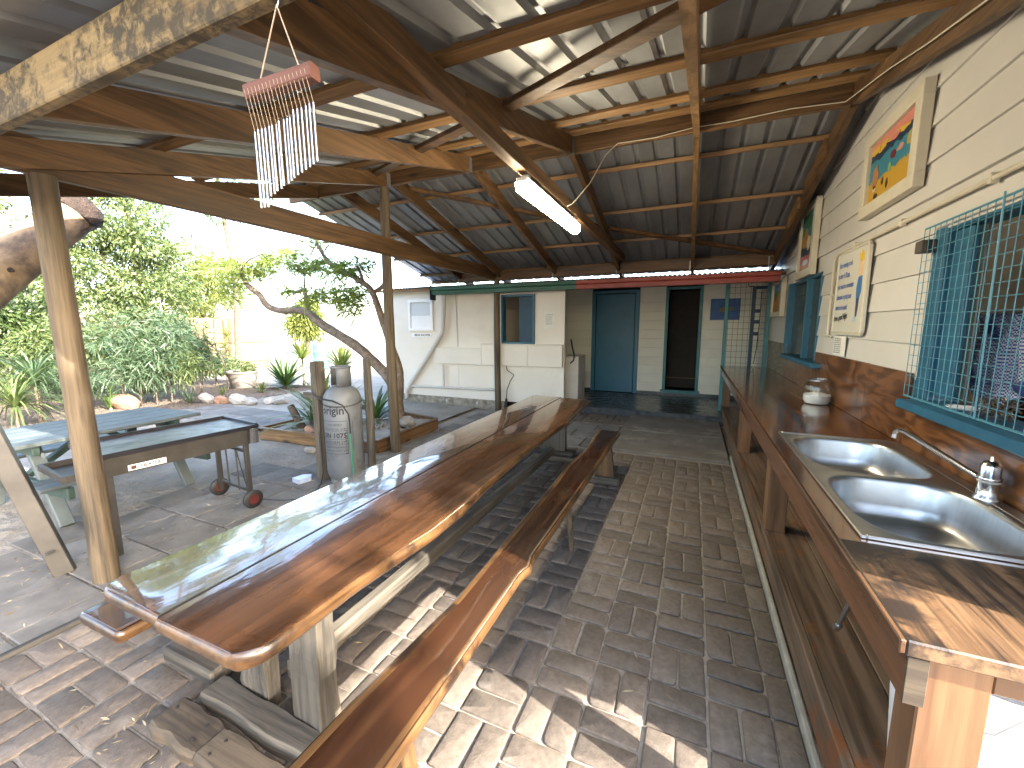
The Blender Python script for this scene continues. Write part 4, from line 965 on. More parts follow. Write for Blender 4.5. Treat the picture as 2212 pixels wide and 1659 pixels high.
def rough_plank(name, p0, p1, w, h, seed, mat):
    b = MB(); r_ = random.Random(seed); p0, p1 = Vector(p0), Vector(p1); d = (p1 - p0).normalized(); s_ = d.cross(Vector((0, 0, 1))).normalized(); k = 16; prof = [(-.5, 0), (-.5, .75), (-.42, 1), (.40, 1), (.5, .7), (.5, 0)]
    w0 = [.004 * math.sin(i * .9 + seed) + r_.uniform(-.0015, .0015) for i in range(k + 1)]; w1_ = [.005 * math.sin(i * .7 + 2 * seed) + r_.uniform(-.0015, .0015) for i in range(k + 1)]
    for i in range(k + 1):
        c_ = p0.lerp(p1, i / k); end = .004 if i in (0, k) else 0
        for u, v in prof: b.v.append(tuple(c_ + s_ * (u * (w - 2 * end) + (w0[i] if u < 0 else w1_[i])) + Vector((0, 0, (h - end) * v + r_.uniform(-.002, .002) * v))))
    n6 = 6
    for i in range(k):
        for q in range(n6): b.f.append((i * n6 + q, i * n6 + (q + 1) % n6, (i + 1) * n6 + (q + 1) % n6, (i + 1) * n6 + q)); b.m.append(0)
    b.f += [tuple(range(n6))[::-1], tuple(range(k * n6, k * n6 + n6))]; b.m += [0, 0]
    return b.obj(name, MT[mat], tbl, 35)
rough_plank('foot', (-1.84, .925, 0), (-1.08, .905, 0), .105, .062, 4, 'grey_wood_x')
rough_plank('foot', (-1.90, .785, 0), (-1.595, .772, 0), .14, .050, 6, 'foot'); rough_plank('foot', (-1.59, .770, 0), (-1.08, .748, 0), .135, .054, 8, 'foot')
for x, y in ((-1.66, .80), (-1.655, .745), (-1.53, .79), (-1.535, .735), (-1.86, .80)):
    part('nail', MT['black'], tbl, lambda b: b.lathe([(.006, .048), (.006, .058), (.001, .059)], x, y, 8))
part('foot', MT['grey_wood_x'], tbl, lambda b: b.box(-1.72, -1.15, 4.50, 4.72, .0, .06, .012))
part('foot', MT['grey_wood_x'], tbl, lambda b: b.box(-1.66, -1.22, 4.53, 4.69, .06, .115, .012))
part('stretcher', MT['grey_wood_y'], tbl, lambda b: b.beam((-1.50, 1.06, .13), (-1.47, 4.49, .13), .075, .09, (0, 0, 1), .01))
part('batten', MT['grey_wood_x'], tbl, lambda b: b.box(-1.72, -1.08, 1.05, 1.12, .64, .694, .004))

def bench(name, label, lf, rf, y0, y1, z, legs, seed, grp=None):
    t = thing(name, label, 'bench', ((lf(2) + rf(2)) / 2, (y0 + y1) / 2, 0), 'slab benches beside the long table')
    ww = wav(seed, .018)
    slab('seat', lf, rf, y0, y1, z, .055, [MT['bench_top'], MT['table_edge']], t, .03, inner=lambda y, s: max(.004, .014 + (.012 if s < 0 else .0) + ww(y + s) * .8), seed=seed)
    for kind, pts in legs:
        if kind == 'stick': part('leg', MT['pole_z'], t, lambda b: b.tube(pts, .022, 10, True, 0, .05, random.Random(1)), 50)
        elif kind == 'plank':
            x0, x1, a, c, zt = pts
            part('leg', MT['beam_z'], t, lambda b: b.extrude([(x0 - .02, .075), (x1 + .03, .075), (x1 - .01, zt), (x0 + .01, zt)], 'y', a, c))
            part('foot', MT['grey_wood_x'], t, lambda b: b.box(x0 - .06, x1 + .09, a - .06, c + .05, .0, .075, .012))
    return t
b1, b2 = wav(12, .010), wav(14, .012)
kn = lambda y: .022 * math.exp(-((y - 1.72) / .045) ** 2)
bench('slab_bench', 'dark glossy slab bench with golden edges between the table and the counter',
      lambda y: interp([(.5, -.93), (.8, -.92), (1.0, -.905), (1.35, -.88), (1.8, -.88), (2.2, -.885), (2.7, -.895), (3.15, -.91), (3.7, -.875), (4.2, -.905), (4.5, -.92)])(y) + b1(y) * .5,
      lambda y: -.672 + b2(y) * .5 + kn(y), .45, 4.48, .45,
      [('stick', [(-.73, 2.62, .40), (-.725, 2.66, .2), (-.722, 2.70, .0)]), ('plank', (-.88, -.69, 4.05, 4.11, .395)), ('plank', (-.87, -.70, .80, .86, .395))], 31)
bench('slab_bench', 'slab bench on the garden side of the table, mostly hidden beneath it', lambda y: -2.235 + b2(y), lambda y: -1.935 + b1(y), .675, 4.45, .45,
      [('plank', (-2.2, -1.97, 4.05, 4.11, .395)), ('plank', (-2.2, -1.97, 1.0, 1.06, .395))], 33)

# ------------------------------------------------------------------ shower block and verandah behind
SY = 7.10
sb = thing('shower_block', 'low beige sheeted shower block with corrugated roof behind the pavilion', 'building', (-4.1, SY, 0))
HX0, HX1, HZ0, HZ1 = -3.30, -2.69, 1.29, 2.14              # hatch opening
def panel(x0, x1, z0, z1, hole=None):
    if hole is None: bx('wall_panel', MT['beige'], sb, x0 + .0012, x1 - .0012, SY, SY + .08, z0 + .001, z1 - .001, .0015)
    else:
        a, c, e, f = hole
        part('wall_panel', MT['beige'], sb, lambda b: [b.extrude([(x0, z0), (x1, z0), (x1, e), (x0, e)], 'y', SY, SY + .08), b.extrude([(x0, f), (x1, f), (x1, z1), (x0, z1)], 'y', SY, SY + .08),
              b.extrude([(x0, e), (a, e), (a, f), (x0, f)], 'y', SY, SY + .08), b.extrude([(c, e), (x1, e), (x1, f), (c, f)], 'y', SY, SY + .08)])
panel(-6.10, -4.30, .15, 2.34); panel(-4.30, -3.42, .40, 2.34); panel(-4.30, -3.42, .15, .40)
panel(-3.42, -2.10, .15, 2.2, (HX0, HX1, HZ0, HZ1))
bx('wall_panel', MT['beige'], sb, -3.41, -2.10, SY, SY + .08, 2.205, 2.34, .0015)
part('footing', MT['footing'], sb, lambda b: b.box(-6.12, -3.3, SY + .01, SY + .15, -.05, .149, .01))
part('footing', MT['footing'], sb, lambda b: b.box(-3.0, -2.12, SY + .01, SY + .15, -.05, .149, .01))
part('side_wall', MT['beige'], sb, lambda b: b.box(-6.10, -6.02, SY + .082, 12.0, .0, 2.5))
part('inner_wall', MT['room'], sb, lambda b: b.box(-2.98, -2.90, SY + .09, 9.34, .0, 2.3).box(-6.0, -2.98, 8.6, 8.65, 0, 2.3))
part('inner_door', MT['room'], sb, lambda b: b.box(-3.9, -3.3, 8.50, 8.54, .1, 1.95, .01))
part('inner_door', MT['dark_blue'], sb, lambda b: b.box(-3.22, -2.99, 8.40, 8.46, .1, 2.1, .01))
# hatch frame
fr = part('hatch', MT['blue'], sb, lambda b: b.box(HX0 - .03, HX0 + .012, SY - .03, SY + .10, HZ0 - .03, HZ1 + .03, .003).box(HX1 - .012, HX1 + .03, SY - .03, SY + .10, HZ0 - .03, HZ1 + .03, .003).box(HX0 + .012, HX1 - .012, SY - .03, SY + .10, HZ1 - .01, HZ1 + .03, .003).box(HX0 + .012, HX1 - .012, SY - .045, SY + .10, HZ0 - .04, HZ0 + .012, .003))
part('hatch_sash', MT['dark_blue'], fr, lambda b: b.box(HX0 + .30, HX1 - .012, SY + .06, SY + .075, HZ0 + .012, HZ1 - .01))
# white window with obscure lower pane
wn = part('shower_window', MT['white'], sb, lambda b: b.box(-5.47, -4.86, SY - .045, SY - .001, 1.50, 1.56, .004).box(-5.47, -4.86, SY - .045, SY - .001, 2.08, 2.135, .004).box(-5.47, -5.41, SY - .045, SY - .001, 1.56, 2.08, .004).box(-4.92, -4.86, SY - .045, SY - .001, 1.56, 2.08, .004))
part('pane', MT['white'], wn, lambda b: b.box(-5.41, -4.92, SY - .018, SY - .012, 1.56, 1.81))
part('pane', MT['frost'], wn, lambda b: b.box(-5.41, -4.92, SY - .012, SY - .006, 1.81, 2.08))
# roof
b = MB(); nw = 110; k = 8; xs = [-6.32 + i * (7.75 / (nw * k)) for i in range(nw * k + 1)]
for y, z in ((6.93, 2.365), (12.6, 2.86)):
    for i, x in enumerate(xs): b.v.append((x, y, z + .012 * math.sin(2 * math.pi * i / k)))
n = len(xs)
for i in range(n - 1): b.f.append((i, i + 1, n + i + 1, n + i)); b.m.append(0)
b.obj('corrugated_roof', MT['galv_pale'], sb, 180, fix=False)
part('roof_batten', MT['pine_x'], sb, lambda b: b.box(-6.2, 1.15, 6.97, 7.04, 2.30, 2.345))
# gutters
def gutter(x0, x1, mat, nm):
    return part(nm, mat, sb, lambda b: b.extrude([(6.80, 2.20), (6.79, 2.26), (6.80, 2.275), (6.78, 2.285), (6.78, 2.335), (6.795, 2.335), (6.80, 2.29), (6.82, 2.215), (6.91, 2.215), (6.93, 2.345), (6.94, 2.345), (6.925, 2.195)], 'x', x0, x1))
gutter(-4.70, -1.825, MT['green_gutter'], 'green_gutter'); gutter(-1.822, 1.06, MT['red_gutter'], 'red_gutter')
part('gutter_bracket', MT['black'], sb, lambda b: b.box(-4.715, -4.70, 6.77, 6.96, 2.10, 2.37))
for x in (-1.93, -1.40, -.95, -.62, -.10, .32, .72): part('roof_strap', MT['black'], sb, lambda b: b.tube([(x, 6.95, 2.36), (x, 6.95, 2.46)], .006, 5))
# pipes
part('downpipe', MT['pvc'], sb, lambda b: b.tube([(-4.53, 6.99, 2.22), (-4.56, 7.0, 1.80), (-4.60, 7.02, 1.50), (-4.66, 7.03, 1.40), (-5.0, 7.035, .95), (-5.50, 7.035, .34), (-5.56, 7.035, .2), (-5.57, 7.035, .06)], .043, 14), 60)
part('waste_pipe', MT['pvc'], sb, lambda b: b.tube([(-5.50, 7.045, .335), (-3.40, 7.045, .375)], .025, 10), 60)
part('waste_pipe', MT['pvc'], sb, lambda b: b.tube([(-4.62, 7.035, .83), (-4.62, 7.035, .36)], .021, 10), 60)
part('thin_pipe', MT['pvc'], sb, lambda b: b.tube([(-4.33, 7.09, 2.2), (-4.30, 7.09, 1.2)], .006, 6), 60)
part('hose', MT['black'], sb, lambda b: b.tube([(-3.22, 7.04, .86), (-3.20, 7.05, .76), (-3.06, 7.05, .68), (-3.14, 7.04, .55), (-3.20, 7.03, .38), (-3.21, 7.02, .18)], .008, 6), 60)
part('valve', MT['black'], sb, lambda b: b.tube([(-3.21, 7.02, .22), (-3.215, 7.02, -.02)], [.022, .03], 8), 60)
part('drain_stub', MT['pvc'], sb, lambda b: b.tube([(-4.55, 7.10, .10), (-4.55, 7.02, .09)], .03, 10), 60)
part('drain_stub', MT['pvc'], sb, lambda b: b.tube([(-3.85, 7.08, .10), (-3.85, 7.02, .08)], .022, 10), 60)
# boxed-in trough
part('trough_box', MT['beige'], sb, lambda b: b.box(-4.82, -3.742, 7.035, SY - .001, .845, 1.165, .004))
part('trough_box', MT['beige'], sb, lambda b: b.box(-3.738, -2.782, 7.03, SY - .001, .850, 1.245, .004))
part('trough_box', MT['beige'], sb, lambda b: b.box(-2.778, -2.14, 7.03, SY - .001, .855, 1.245, .004))
part('trough_trim', MT['beige'], sb, lambda b: b.box(-2.16, -2.115, 7.02, SY - .001, .85, 1.262, .003).box(-3.75, -2.162, 7.02, SY - .001, 1.247, 1.264, .003))
sg = tag(bx('shower_sign', MT['white'], None, -5.42, -4.93, SY - .008, SY - .001, 1.375, 1.455, .001), 'white sign reading MENS SHOWER below the shower window', 'sign')
lettering('MENS SHOWER', .066, lambda u, v: (-5.15 + u, SY - .009, 1.392 + v), MT['ink'], sg, sx=.86, bold=.0018)
nt_ = thing('wall_notice', 'typed paper notice on the beige wall beside the hatch', 'notice', (-2.38, SY, 1.54))
part('sheet', MT['paper'], nt_, lambda b: b.box(-2.49, -2.285, SY - .004, SY - .001, 1.545, 1.845))
lettering('KITCHEN RULES', .027, lambda u, v: (-2.39 + u, SY - .005, 1.785 + v), MT['ink'], nt_, sx=.7)
for k in range(9): lettering('please clean up after use thank you'[: 34 - (k * 3) % 7], .016, lambda u, v: (-2.39 + u, SY - .005, 1.755 - k * .018 + v), MT['ink'], nt_, sx=.62)
cb = thing('grey_cabinet', 'narrow grey metal cabinet beside the beige wall end', 'cabinet', (-2.0, 7.5, .1))
part('body', MT['pvc'], cb, lambda b: b.box(-2.22, -1.93, 7.46, 7.98, .101, 1.00, .01))
part('lid', MT['pvc'], cb, lambda b: b.box(-2.225, -1.925, 7.455, 7.985, 1.002, 1.03, .008))
part('hose', MT['black'], cb, lambda b: b.tube([(-2.05, 7.35, 1.35), (-2.03, 7.38, 1.2), (-2.0, 7.42, 1.05), (-2.02, 7.44, .95), (-2.08, 7.44, .9)], .014, 7), 60)

# verandah back wall
BY = 9.35
vb = thing('verandah_wall', 'cream boarded back wall of the dark floored verandah', 'wall', (-.8, BY, .1))
DOOR = (-2.12, -1.09, 2.36); OPEN = (-.565, .145, .20, 2.385)
for k in range(12):
    z0 = .17 + k * .19; z1 = min(z0 + .19, 2.42)
    segs = [(-2.9, 1.2)]
    for a, c, e, f in ((DOOR[0], DOOR[1], 0, DOOR[2]), (OPEN[0], OPEN[1], OPEN[2], OPEN[3])):
        ns = []
        for s0, s1 in segs:
            if z1 <= e + .02 or z0 >= f - .001: ns.append((s0, s1)); continue
            if s0 < a: ns.append((s0, min(a, s1)))
            if s1 > c: ns.append((max(c, s0), s1))
        segs = ns
    for s0, s1 in segs:
        part('wall_board', MT['back_board'], vb, lambda b: b.extrude([(BY - .012, z0), (BY - .009, z0 + .006), (BY, z1 - .001), (BY + .03, z1 - .001), (BY + .03, z0)], 'x', s0, s1))
part('skirting', MT['dark_floor'], vb, lambda b: b.box(-2.9, DOOR[0] - .001, BY - .02, BY + .02, .10, .168, .003).box(DOOR[1] + .001, 1.15, BY - .02, BY + .02, .10, .168, .003))
part('partition', MT['back_board'], vb, lambda b: b.box(-2.89, -2.83, 8.4, 9.33, .10, 2.4))
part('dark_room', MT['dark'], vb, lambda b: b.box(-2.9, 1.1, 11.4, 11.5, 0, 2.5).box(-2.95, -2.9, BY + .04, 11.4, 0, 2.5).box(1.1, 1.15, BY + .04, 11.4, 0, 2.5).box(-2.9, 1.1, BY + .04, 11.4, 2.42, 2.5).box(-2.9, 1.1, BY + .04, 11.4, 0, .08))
dr = part('door', MT['door_blue'], vb, lambda b: b.box(-2.025, -1.185, BY - .01, BY + .03, .115, 2.28, .004))
part('door_frame', MT['door_blue'], dr, lambda b: b.box(-2.12, -2.035, BY - .03, BY + .05, .10, 2.36, .004).box(-1.175, -1.09, BY - .03, BY + .05, .10, 2.36, .004).box(-2.035, -1.175, BY - .03, BY + .05, 2.295, 2.36, .004))
part('door_closer', MT['black'], dr, lambda b: b.box(-1.85, -1.33, BY - .035, BY - .0305, 2.288, 2.302))
op = part('open_window', MT['teal'], vb, lambda b: b.box(-.565, -.505, BY - .03, BY + .06, .215, 2.385, .004).box(.085, .145, BY - .03, BY + .06, .215, 2.385, .004).box(-.505, .085, BY - .03, BY + .06, 2.33, 2.385, .004))
part('sill', MT['teal'], op, lambda b: b.box(-.60, .18, BY - .06, BY + .06, .185, .225, .004).box(-.57, .15, BY - .035, BY + .02, .15, .184, .003))
part('inner_rail', MT['pine_x'], op, lambda b: b.box(-.50, .08, BY + .35, BY + .38, .44, .455))
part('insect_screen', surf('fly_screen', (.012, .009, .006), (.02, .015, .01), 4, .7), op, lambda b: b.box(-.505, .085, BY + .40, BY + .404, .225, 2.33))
# blue printed picture
m, nt, b = new_mat('sea_print')
tc = N(nt, 'ShaderNodeTexCoord'); nz = noise(nt, tc.outputs['Generated'], 3.0, 5)
col = ramp(nt, nz, [(.3, (.012, .055, .20)), (.6, (.03, .12, .33)), (.75, (.05, .18, .30))])
nt.links.new(col, b.inputs['Base Color']); b.inputs['Roughness'].default_value = .5; MT['sea'] = m
ar = thing('sea_poster', 'blue sea poster pinned to the verandah wall by the wire panel', 'poster', (.55, BY, 1.7))
part('sheet', MT['sea'], ar, lambda b: b.box(.29, .82, BY - .02, BY - .016, 1.70, 2.12))
part('printed_island', plain('island_print', (.16, .15, .03), .6), ar, lambda b: b.extrude([(.52 + x * .07, 1.90 + y * .05) for x, y in blob(0, 0, 1, 1, 9, 5)], 'y', BY - .0215, BY - .0205))
part('printed_island', plain('island_print2', (.10, .17, .10), .6), ar, lambda b: b.extrude([(.66 + x * .07, 1.92 + y * .05) for x, y in blob(0, 0, 1, 1, 9, 8)], 'y', BY - .0215, BY - .0205))
# welded wire gate at the end of the counter
gt = thing('wire_gate', 'blue framed wire mesh panel at the far end of the counter', 'gate', (.8, 8.0, .1))
part('gate_post', MT['teal'], gt, lambda b: b.box(.47, .525, 7.985, 8.04, .10, 2.31, .004))
part('gate_post', MT['teal'], gt, lambda b: b.box(1.09, 1.14, 7.985, 8.04, .10, 2.31, .004))
part('inner_frame', MT['dark_blue'], gt, lambda b: b.box(.875, .925, 8.045, 8.085, .10, 2.24, .004).box(.925, 1.088, 8.045, 8.085, 2.19, 2.24, .004))
for zz in (1.42, 1.62, 1.80): part('hinge_plate', MT['dark_blue'], gt, lambda b: b.box(.926, 1.0, 8.04, 8.06, zz, zz + .06, .003))
wm = MB()
for k in range(8): wm.tube([(.535 + k * .078, 8.02, .12), (.535 + k * .078, 8.02, 2.30)], .0025, 5, False)
for k in range(22): wm.tube([(.525, 8.024, .16 + k * .0985), (1.09, 8.024, .16 + k * .0985)], .0025, 5, False)
tag(wm.obj('wire_mesh', MT['wire_dark'], gt, 60), kind='stuff')
part('chain', MT['black'], gt, lambda b: b.tube([(1.0, 8.0, 2.15), (1.0, 8.0, 1.6), (.985, 8.0, 1.2), (.96, 8.0, .95)], .007, 5), 60)
part('pipe_bend', MT['black'], gt, lambda b: b.tube([(.80, 8.0, 2.31), (.80, 8.0, 2.25), (.82, 8.0, 2.235), (.88, 8.0, 2.235)], .006, 5), 60)

# ------------------------------------------------------------------ lamp on the tie beam
lp = thing('strip_light', 'lit white fluorescent batten lamp under the tie beam', 'lamp', (-1.09, 3.3, 2.5))
part('body', MT['white'], lp, lambda b: b.box(-1.135, -1.055, 2.66, 4.02, 2.545, 2.575, .004))
part('diffuser', MT['lamp'], lp, lambda b: b.extrude([(-1.145, 2.545), (-1.135, 2.49), (-1.115, 2.472), (-1.075, 2.472), (-1.055, 2.49), (-1.045, 2.545)], 'y', 2.66, 4.02))
part('bracket', MT['white'], lp, lambda b: b.box(-1.12, -1.07, 2.72, 2.76, 2.574, 2.606).box(-1.12, -1.07, 3.9, 3.94, 2.574, 2.606))

# ------------------------------------------------------------------ wind chime
wc = thing('wind_chime', 'bar wind chime of silver tubes on a pinkish wooden bar', 'wind chime', (-.87, .70, 1.9))
A, B_ = Vector((-.975, .705, 2.135)), Vector((-.775, .715, 2.142)); top = Vector((-.872, .712, 2.295))
part('bar', MT['pink_wood'], wc, lambda b: b.beam(A, B_, .030, .032, (0, 0, 1), .004))
part('string', MT['string'], wc, lambda b: b.tube([A + Vector((.04, 0, .018)), top], .0016, 5).tube([B_ + Vector((-.045, 0, .018)), top], .0016, 5))
part('hook', MT['alu'], wc, lambda b: b.tube([top + Vector((0, 0, -.006)), top + Vector((.008, 0, .006)), top + Vector((0, 0, .018)), top + Vector((-.002, .0, .045))], .0022, 6), 60)
for i in range(17):
    t = (i + .6) / 17.6; p = A.lerp(B_, t); zt = 2.052 + .0012 * i + (.012 if i > 10 else 0) + rnd.uniform(-.002, .002); zl = 1.892 + .0044 * i
    if i < 3: zl = 1.882
    px = p + Vector((.001, rnd.uniform(-.002, .002), 0))
    part('chime_string', MT['string'], wc, lambda b: b.tube([(p.x, p.y - .017, p.z), (px.x, px.y, zt)], .0006, 4))
    part('chime_tube', MT['alu'], wc, lambda b: b.tube([(px.x, px.y, zt), (px.x + .001, px.y, zl)], .0027, 8), 60)

# ------------------------------------------------------------------ barbecue, picnic table, prop
def partx(name, mat, parent, fn, M4, smooth=None):
    b = MB(); fn(b); b.v = [tuple(M4 @ Vector(p)) for p in b.v]; return b.obj(name, mat, parent, smooth)
GM = Matrix.Translation((-3.84, 1.86, 0)) @ Matrix.Rotation(math.radians(-6), 4, 'Z')
bq = thing('barbecue', 'long steel plate barbecue on legs with two black wheels', 'barbecue', (-3.84, 1.86, 0))
partx('body', MT['bbq_steel'], bq, lambda b: b.extrude([(-.275, .58), (.275, .58), (.285, .715), (-.285, .715)], 'y', -.52, .51), GM)
pl = partx('plate', MT['bbq_plate'], bq, lambda b: b.box(-.275, .275, -.51, .50, .717, .732), GM)
partx('rim', MT['bbq_rim'], pl, lambda b: b.box(-.295, -.276, -.53, .52, .712, .758, .003).box(.276, .295, -.53, .52, .712, .745, .003).box(-.276, .276, -.53, -.511, .712, .75, .003).box(-.276, .276, .501, .52, .712, .755, .003), GM)
partx('side_tray', MT['bbq_steel'], bq, lambda b: b.box(-.26, .26, -.70, -.675, .60, .645, .003).box(-.26, -.235, -.674, -.521, .60, .645, .003).box(.235, .26, -.674, -.521, .60, .645, .003).box(-.234, .234, -.674, -.521, .60, .606), GM)
partx('side_handle', MT['bbq_steel'], bq, lambda b: b.box(-.25, .25, .56, .58, .66, .685, .003).box(-.22, -.2, .511, .56, .66, .68).box(.2, .22, .511, .56, .66, .68), GM)
for sx in (-.25, .25): partx('leg', MT['bbq_steel'], bq, lambda b: b.box(sx - .02, sx + .02, -.50, -.46, .0, .58, .003), GM)
for sx in (-.25, .25): partx('leg', MT['bbq_steel'], bq, lambda b: b.box(sx - .018, sx + .018, .40, .436, .06, .58, .003), GM)
partx('cross_bar', MT['bbq_steel'], bq, lambda b: b.box(-.231, .231, -.49, -.47, .30, .33, .002).box(-.231, .231, .41, .43, .14, .165, .002).box(-.231, .231, .41, .43, .50, .525, .002), GM)
for sx in (-.10, .07): partx('rod', MT['wire_dark'], bq, lambda b: b.tube([(sx, .42, .12), (sx - .01, .42, .58)], .007, 6), GM)
for sx in (-.285, .285):
    w = partx('wheel', MT['black'], bq, lambda b: b.tube([(sx - .02, .418, .082), (sx - .012, .418, .082), (sx + .012, .418, .082), (sx + .02, .418, .082)], [.072, .082, .082, .072], 24), GM, 40)
    partx('hub', MT['red'], w, lambda b: b.tube([(sx - .024, .418, .082), (sx + .024, .418, .082)], [.042, .042], 18).tube([(sx - .03, .418, .082), (sx + .03, .418, .082)], .012, 10), GM, 40)
partx('burner_box', MT['bbq_steel'], bq, lambda b: b.box(-.12, .12, .02, .16, .545, .579, .004), GM)
tin = thing('tin_cup', 'small shiny tin hooked on the barbecue corner', 'tin', (-3.50, 2.36, .62))
partx('can', MT['chrome'], tin, lambda b: b.lathe([(.001, .60), (.036, .60), (.037, .603), (.037, .712), (.039, .715), (.035, .715), (.034, .606), (.001, .606)], .335, .45, 20, cap=False), GM, 40)
pt_ = partx('maker_plate', MT['white'], bq, lambda b: b.box(.2795, .2825, -.38, -.16, .592, .632), GM)
def bbq_txt(u, v): p = GM @ Vector((.2835, -.27 + u, .600 + v)); return tuple(p)
lettering('HEATLIE', .034, lambda u, v: bbq_txt(u + .02, v), MT['ink'], pt_, sx=.95, bold=.0012)
partx('red_mark', MT['red'], pt_, lambda b: b.extrude([(-.365, .598), (-.335, .598), (-.335, .625), (-.365, .625)], 'x', .2826, .2836), GM)
tag(MB().tube([tuple(GM @ Vector(p)) for p in ((.05, .42, .56), (.10, .44, .30), (.14, .46, .10), (.25, .52, .03), (.40, .62, .016), (.55, .75, .014))] + [(-3.30, 2.75, .014), (-3.42, 2.9, .016), (-3.46, 2.96, .10), (-3.47, 2.97, .5), (-3.46, 2.98, .88)], .006, 6).obj('gas_hose', MT['black'], None, 60), 'black gas hose running from the barbecue to the gas cylinder', 'hose')

pic = thing('picnic_table', 'grey green slatted picnic table with attached benches in the sand', 'picnic table', (-5.15, 1.9, 0))
PM = Matrix.Translation((-5.17, 1.88, -.01)) @ Matrix.Rotation(math.radians(3), 4, 'Z')
for i in range(5): partx('top_slat', MT['green_paint'], pic, lambda b: b.box(-.45 + i * .182, -.45 + i * .182 + .172, -.68, .68, .675, .71, .006), PM)
for s in (-1, 1):
    for i in range(2): partx('seat_slat', MT['green_paint'], pic, lambda b: b.box(s * .68 - .14 + i * .142, s * .68 - .005 + i * .142, -.70, .66, .395, .425, .006), PM)
    for yy in (-.50, .42):
        partx('leg', MT['green_paint'], pic, lambda b: b.beam((s * .58, yy, .02), (s * .22, yy, .66), .045, .09, (0, 1, 0), .006), PM)
for yy in (-.545, .465):
    partx('seat_bearer', MT['dark_green_paint'], pic, lambda b: b.box(-.84, .84, yy - .022, yy + .022, .30, .392, .005), PM)
    partx('top_bearer', MT['dark_green_paint'], pic, lambda b: b.box(-.42, .42, yy - .022, yy + .022, .60, .673, .005), PM)
partx('brace', MT['dark_green_paint'], pic, lambda b: b.beam((0, -.47, .36), (0, -.05, .64), .045, .07, (1, 0, 0), .004).beam((0, .40, .36), (0, .05, .64), .045, .07, (1, 0, 0), .004), PM)

pr = thing('leaning_prop', 'pale grey steel channel leaning out of view beside the round post', 'prop', (-3.7, 1.1, 0))
part('channel', MT['bbq_steel'], pr, lambda b: b.beam((-3.70, 1.10, 0.0), (-4.16, .80, 1.95), .10, .055, (1, -.6, .2), .004))
part('bolt', MT['chrome'], pr, lambda b: b.tube([(-3.70, 1.06, .17), (-3.69, 1.02, .17)], .012, 8))

# ------------------------------------------------------------------ gas cylinder and its posts
gx, gy, gr = -3.275, 3.10, .185
gc = thing('gas_cylinder', 'tall grey gas cylinder chained between two short posts', 'gas cylinder', (gx, gy, 0))
part('body', MT['gas_grey'], gc, lambda b: b.lathe([(.12, .03), (.165, .05), (gr - .004, .10), (gr, .13), (gr, .85), (gr - .006, .90), (gr - .035, .955), (gr - .08, .99), (.06, 1.005), (.001, 1.008)], gx, gy, 44, cap=False), 50)
part('foot_ring', MT['gas_grey'], gc, lambda b: b.lathe([(.15, .0), (.155, .0), (.155, .045), (.15, .05)], gx, gy, 36, cap=False), 50)
b = MB(); n = 26
for z in (1.0, 1.13, 1.15, 1.19):
    for j in range(n + 1):
        a = math.radians(-70 + 290 * j / n); b.v.append((gx + .098 * math.cos(a), gy + .098 * math.sin(a), z))
for k in range(3):
    for j in range(n):
        if k == 1 and (6 < j < 9): pass
        q = k * (n + 1) + j; b.f.append((q, q + 1, q + n + 2, q + n + 1)); b.m.append(0)
col_ = b.obj('collar', MT['gas_grey'], gc, 50); s_ = col_.modifiers.new('thickness', 'SOLIDIFY'); s_.thickness = .006
part('collar_lip', MT['gas_grey'], gc, lambda b: b.tube([(gx + .10 * math.cos(t * math.pi / 16), gy + .10 * math.sin(t * math.pi / 16), 1.192) for t in range(33)], .008, 8), 60)
part('valve', plain('brass', (.55, .40, .12), .3, 1.0), gc, lambda b: b.lathe([(.02, 1.0), (.02, 1.06), (.012, 1.065), (.012, 1.09), (.028, 1.095), (.028, 1.11), (.001, 1.112)], gx, gy, 12), 50)
view_a = math.atan2(-gy, -gx)                          # side of the cylinder that faces the paving
def cyl_txt(a0, z0): return lambda u, v: (gx + (gr + .001) * math.cos(a0 + u / gr), gy + (gr + .001) * math.sin(a0 + u / gr), z0 + v)
a_l = view_a - .62
lettering('origin', .115, cyl_txt(a_l + .0, .735), MT['ink'], gc, sx=.95, bold=.0025)
lettering('LIQUEFIED', .036, cyl_txt(a_l + .12, .615), MT['ink'], gc, sx=.9)
lettering('PETROLEUM GAS  LPG', .028, cyl_txt(a_l + .05, .575), MT['ink'], gc, sx=.8)
lettering('UN 1075', .068, cyl_txt(a_l + .06, .495), MT['ink'], gc, sx=1.0, bold=.0018)
lettering('HAZCHEM 2YE', .04, cyl_txt(a_l + .06, .435), MT['ink'], gc, sx=1.0)
lettering('LIQUID WITHDRAWAL', .026, cyl_txt(a_l + .06, .39), MT['ink'], gc, sx=.8)
lettering('FLAMMABLE  KEEP UPRIGHT ONLY', .02, cyl_txt(a_l + .06, .355), MT['ink'], gc, sx=.8)
lettering('KEEP UPRIGHT', .042, lambda u, v: cyl_txt(a_l + .80, .46)(-v, u), MT['ink'], gc, sx=1.0)
fr_ = MB()
for (u0, u1, z0, z1) in ((-.16, .135, .662, .666), (-.16, .135, .565, .568), (-.16, .135, .478, .481), (-.16, .135, .424, .427), (-.16, .135, .328, .332), (.132, .136, .33, .665), (.185, .188, .34, .66)):
    for k in range(8):
        f0, f1 = u0 + (u1 - u0) * k / 8, u0 + (u1 - u0) * (k + 1) / 8
        P = [cyl_txt(a_l + .06, 0)(f, z) for f, z in ((f0, z0), (f1, z0), (f1, z1), (f0, z1))]
        fr_.add(P, [(0, 1, 2, 3)])
tag(fr_.obj('printed_lines', MT['ink'], gc), kind='stuff')
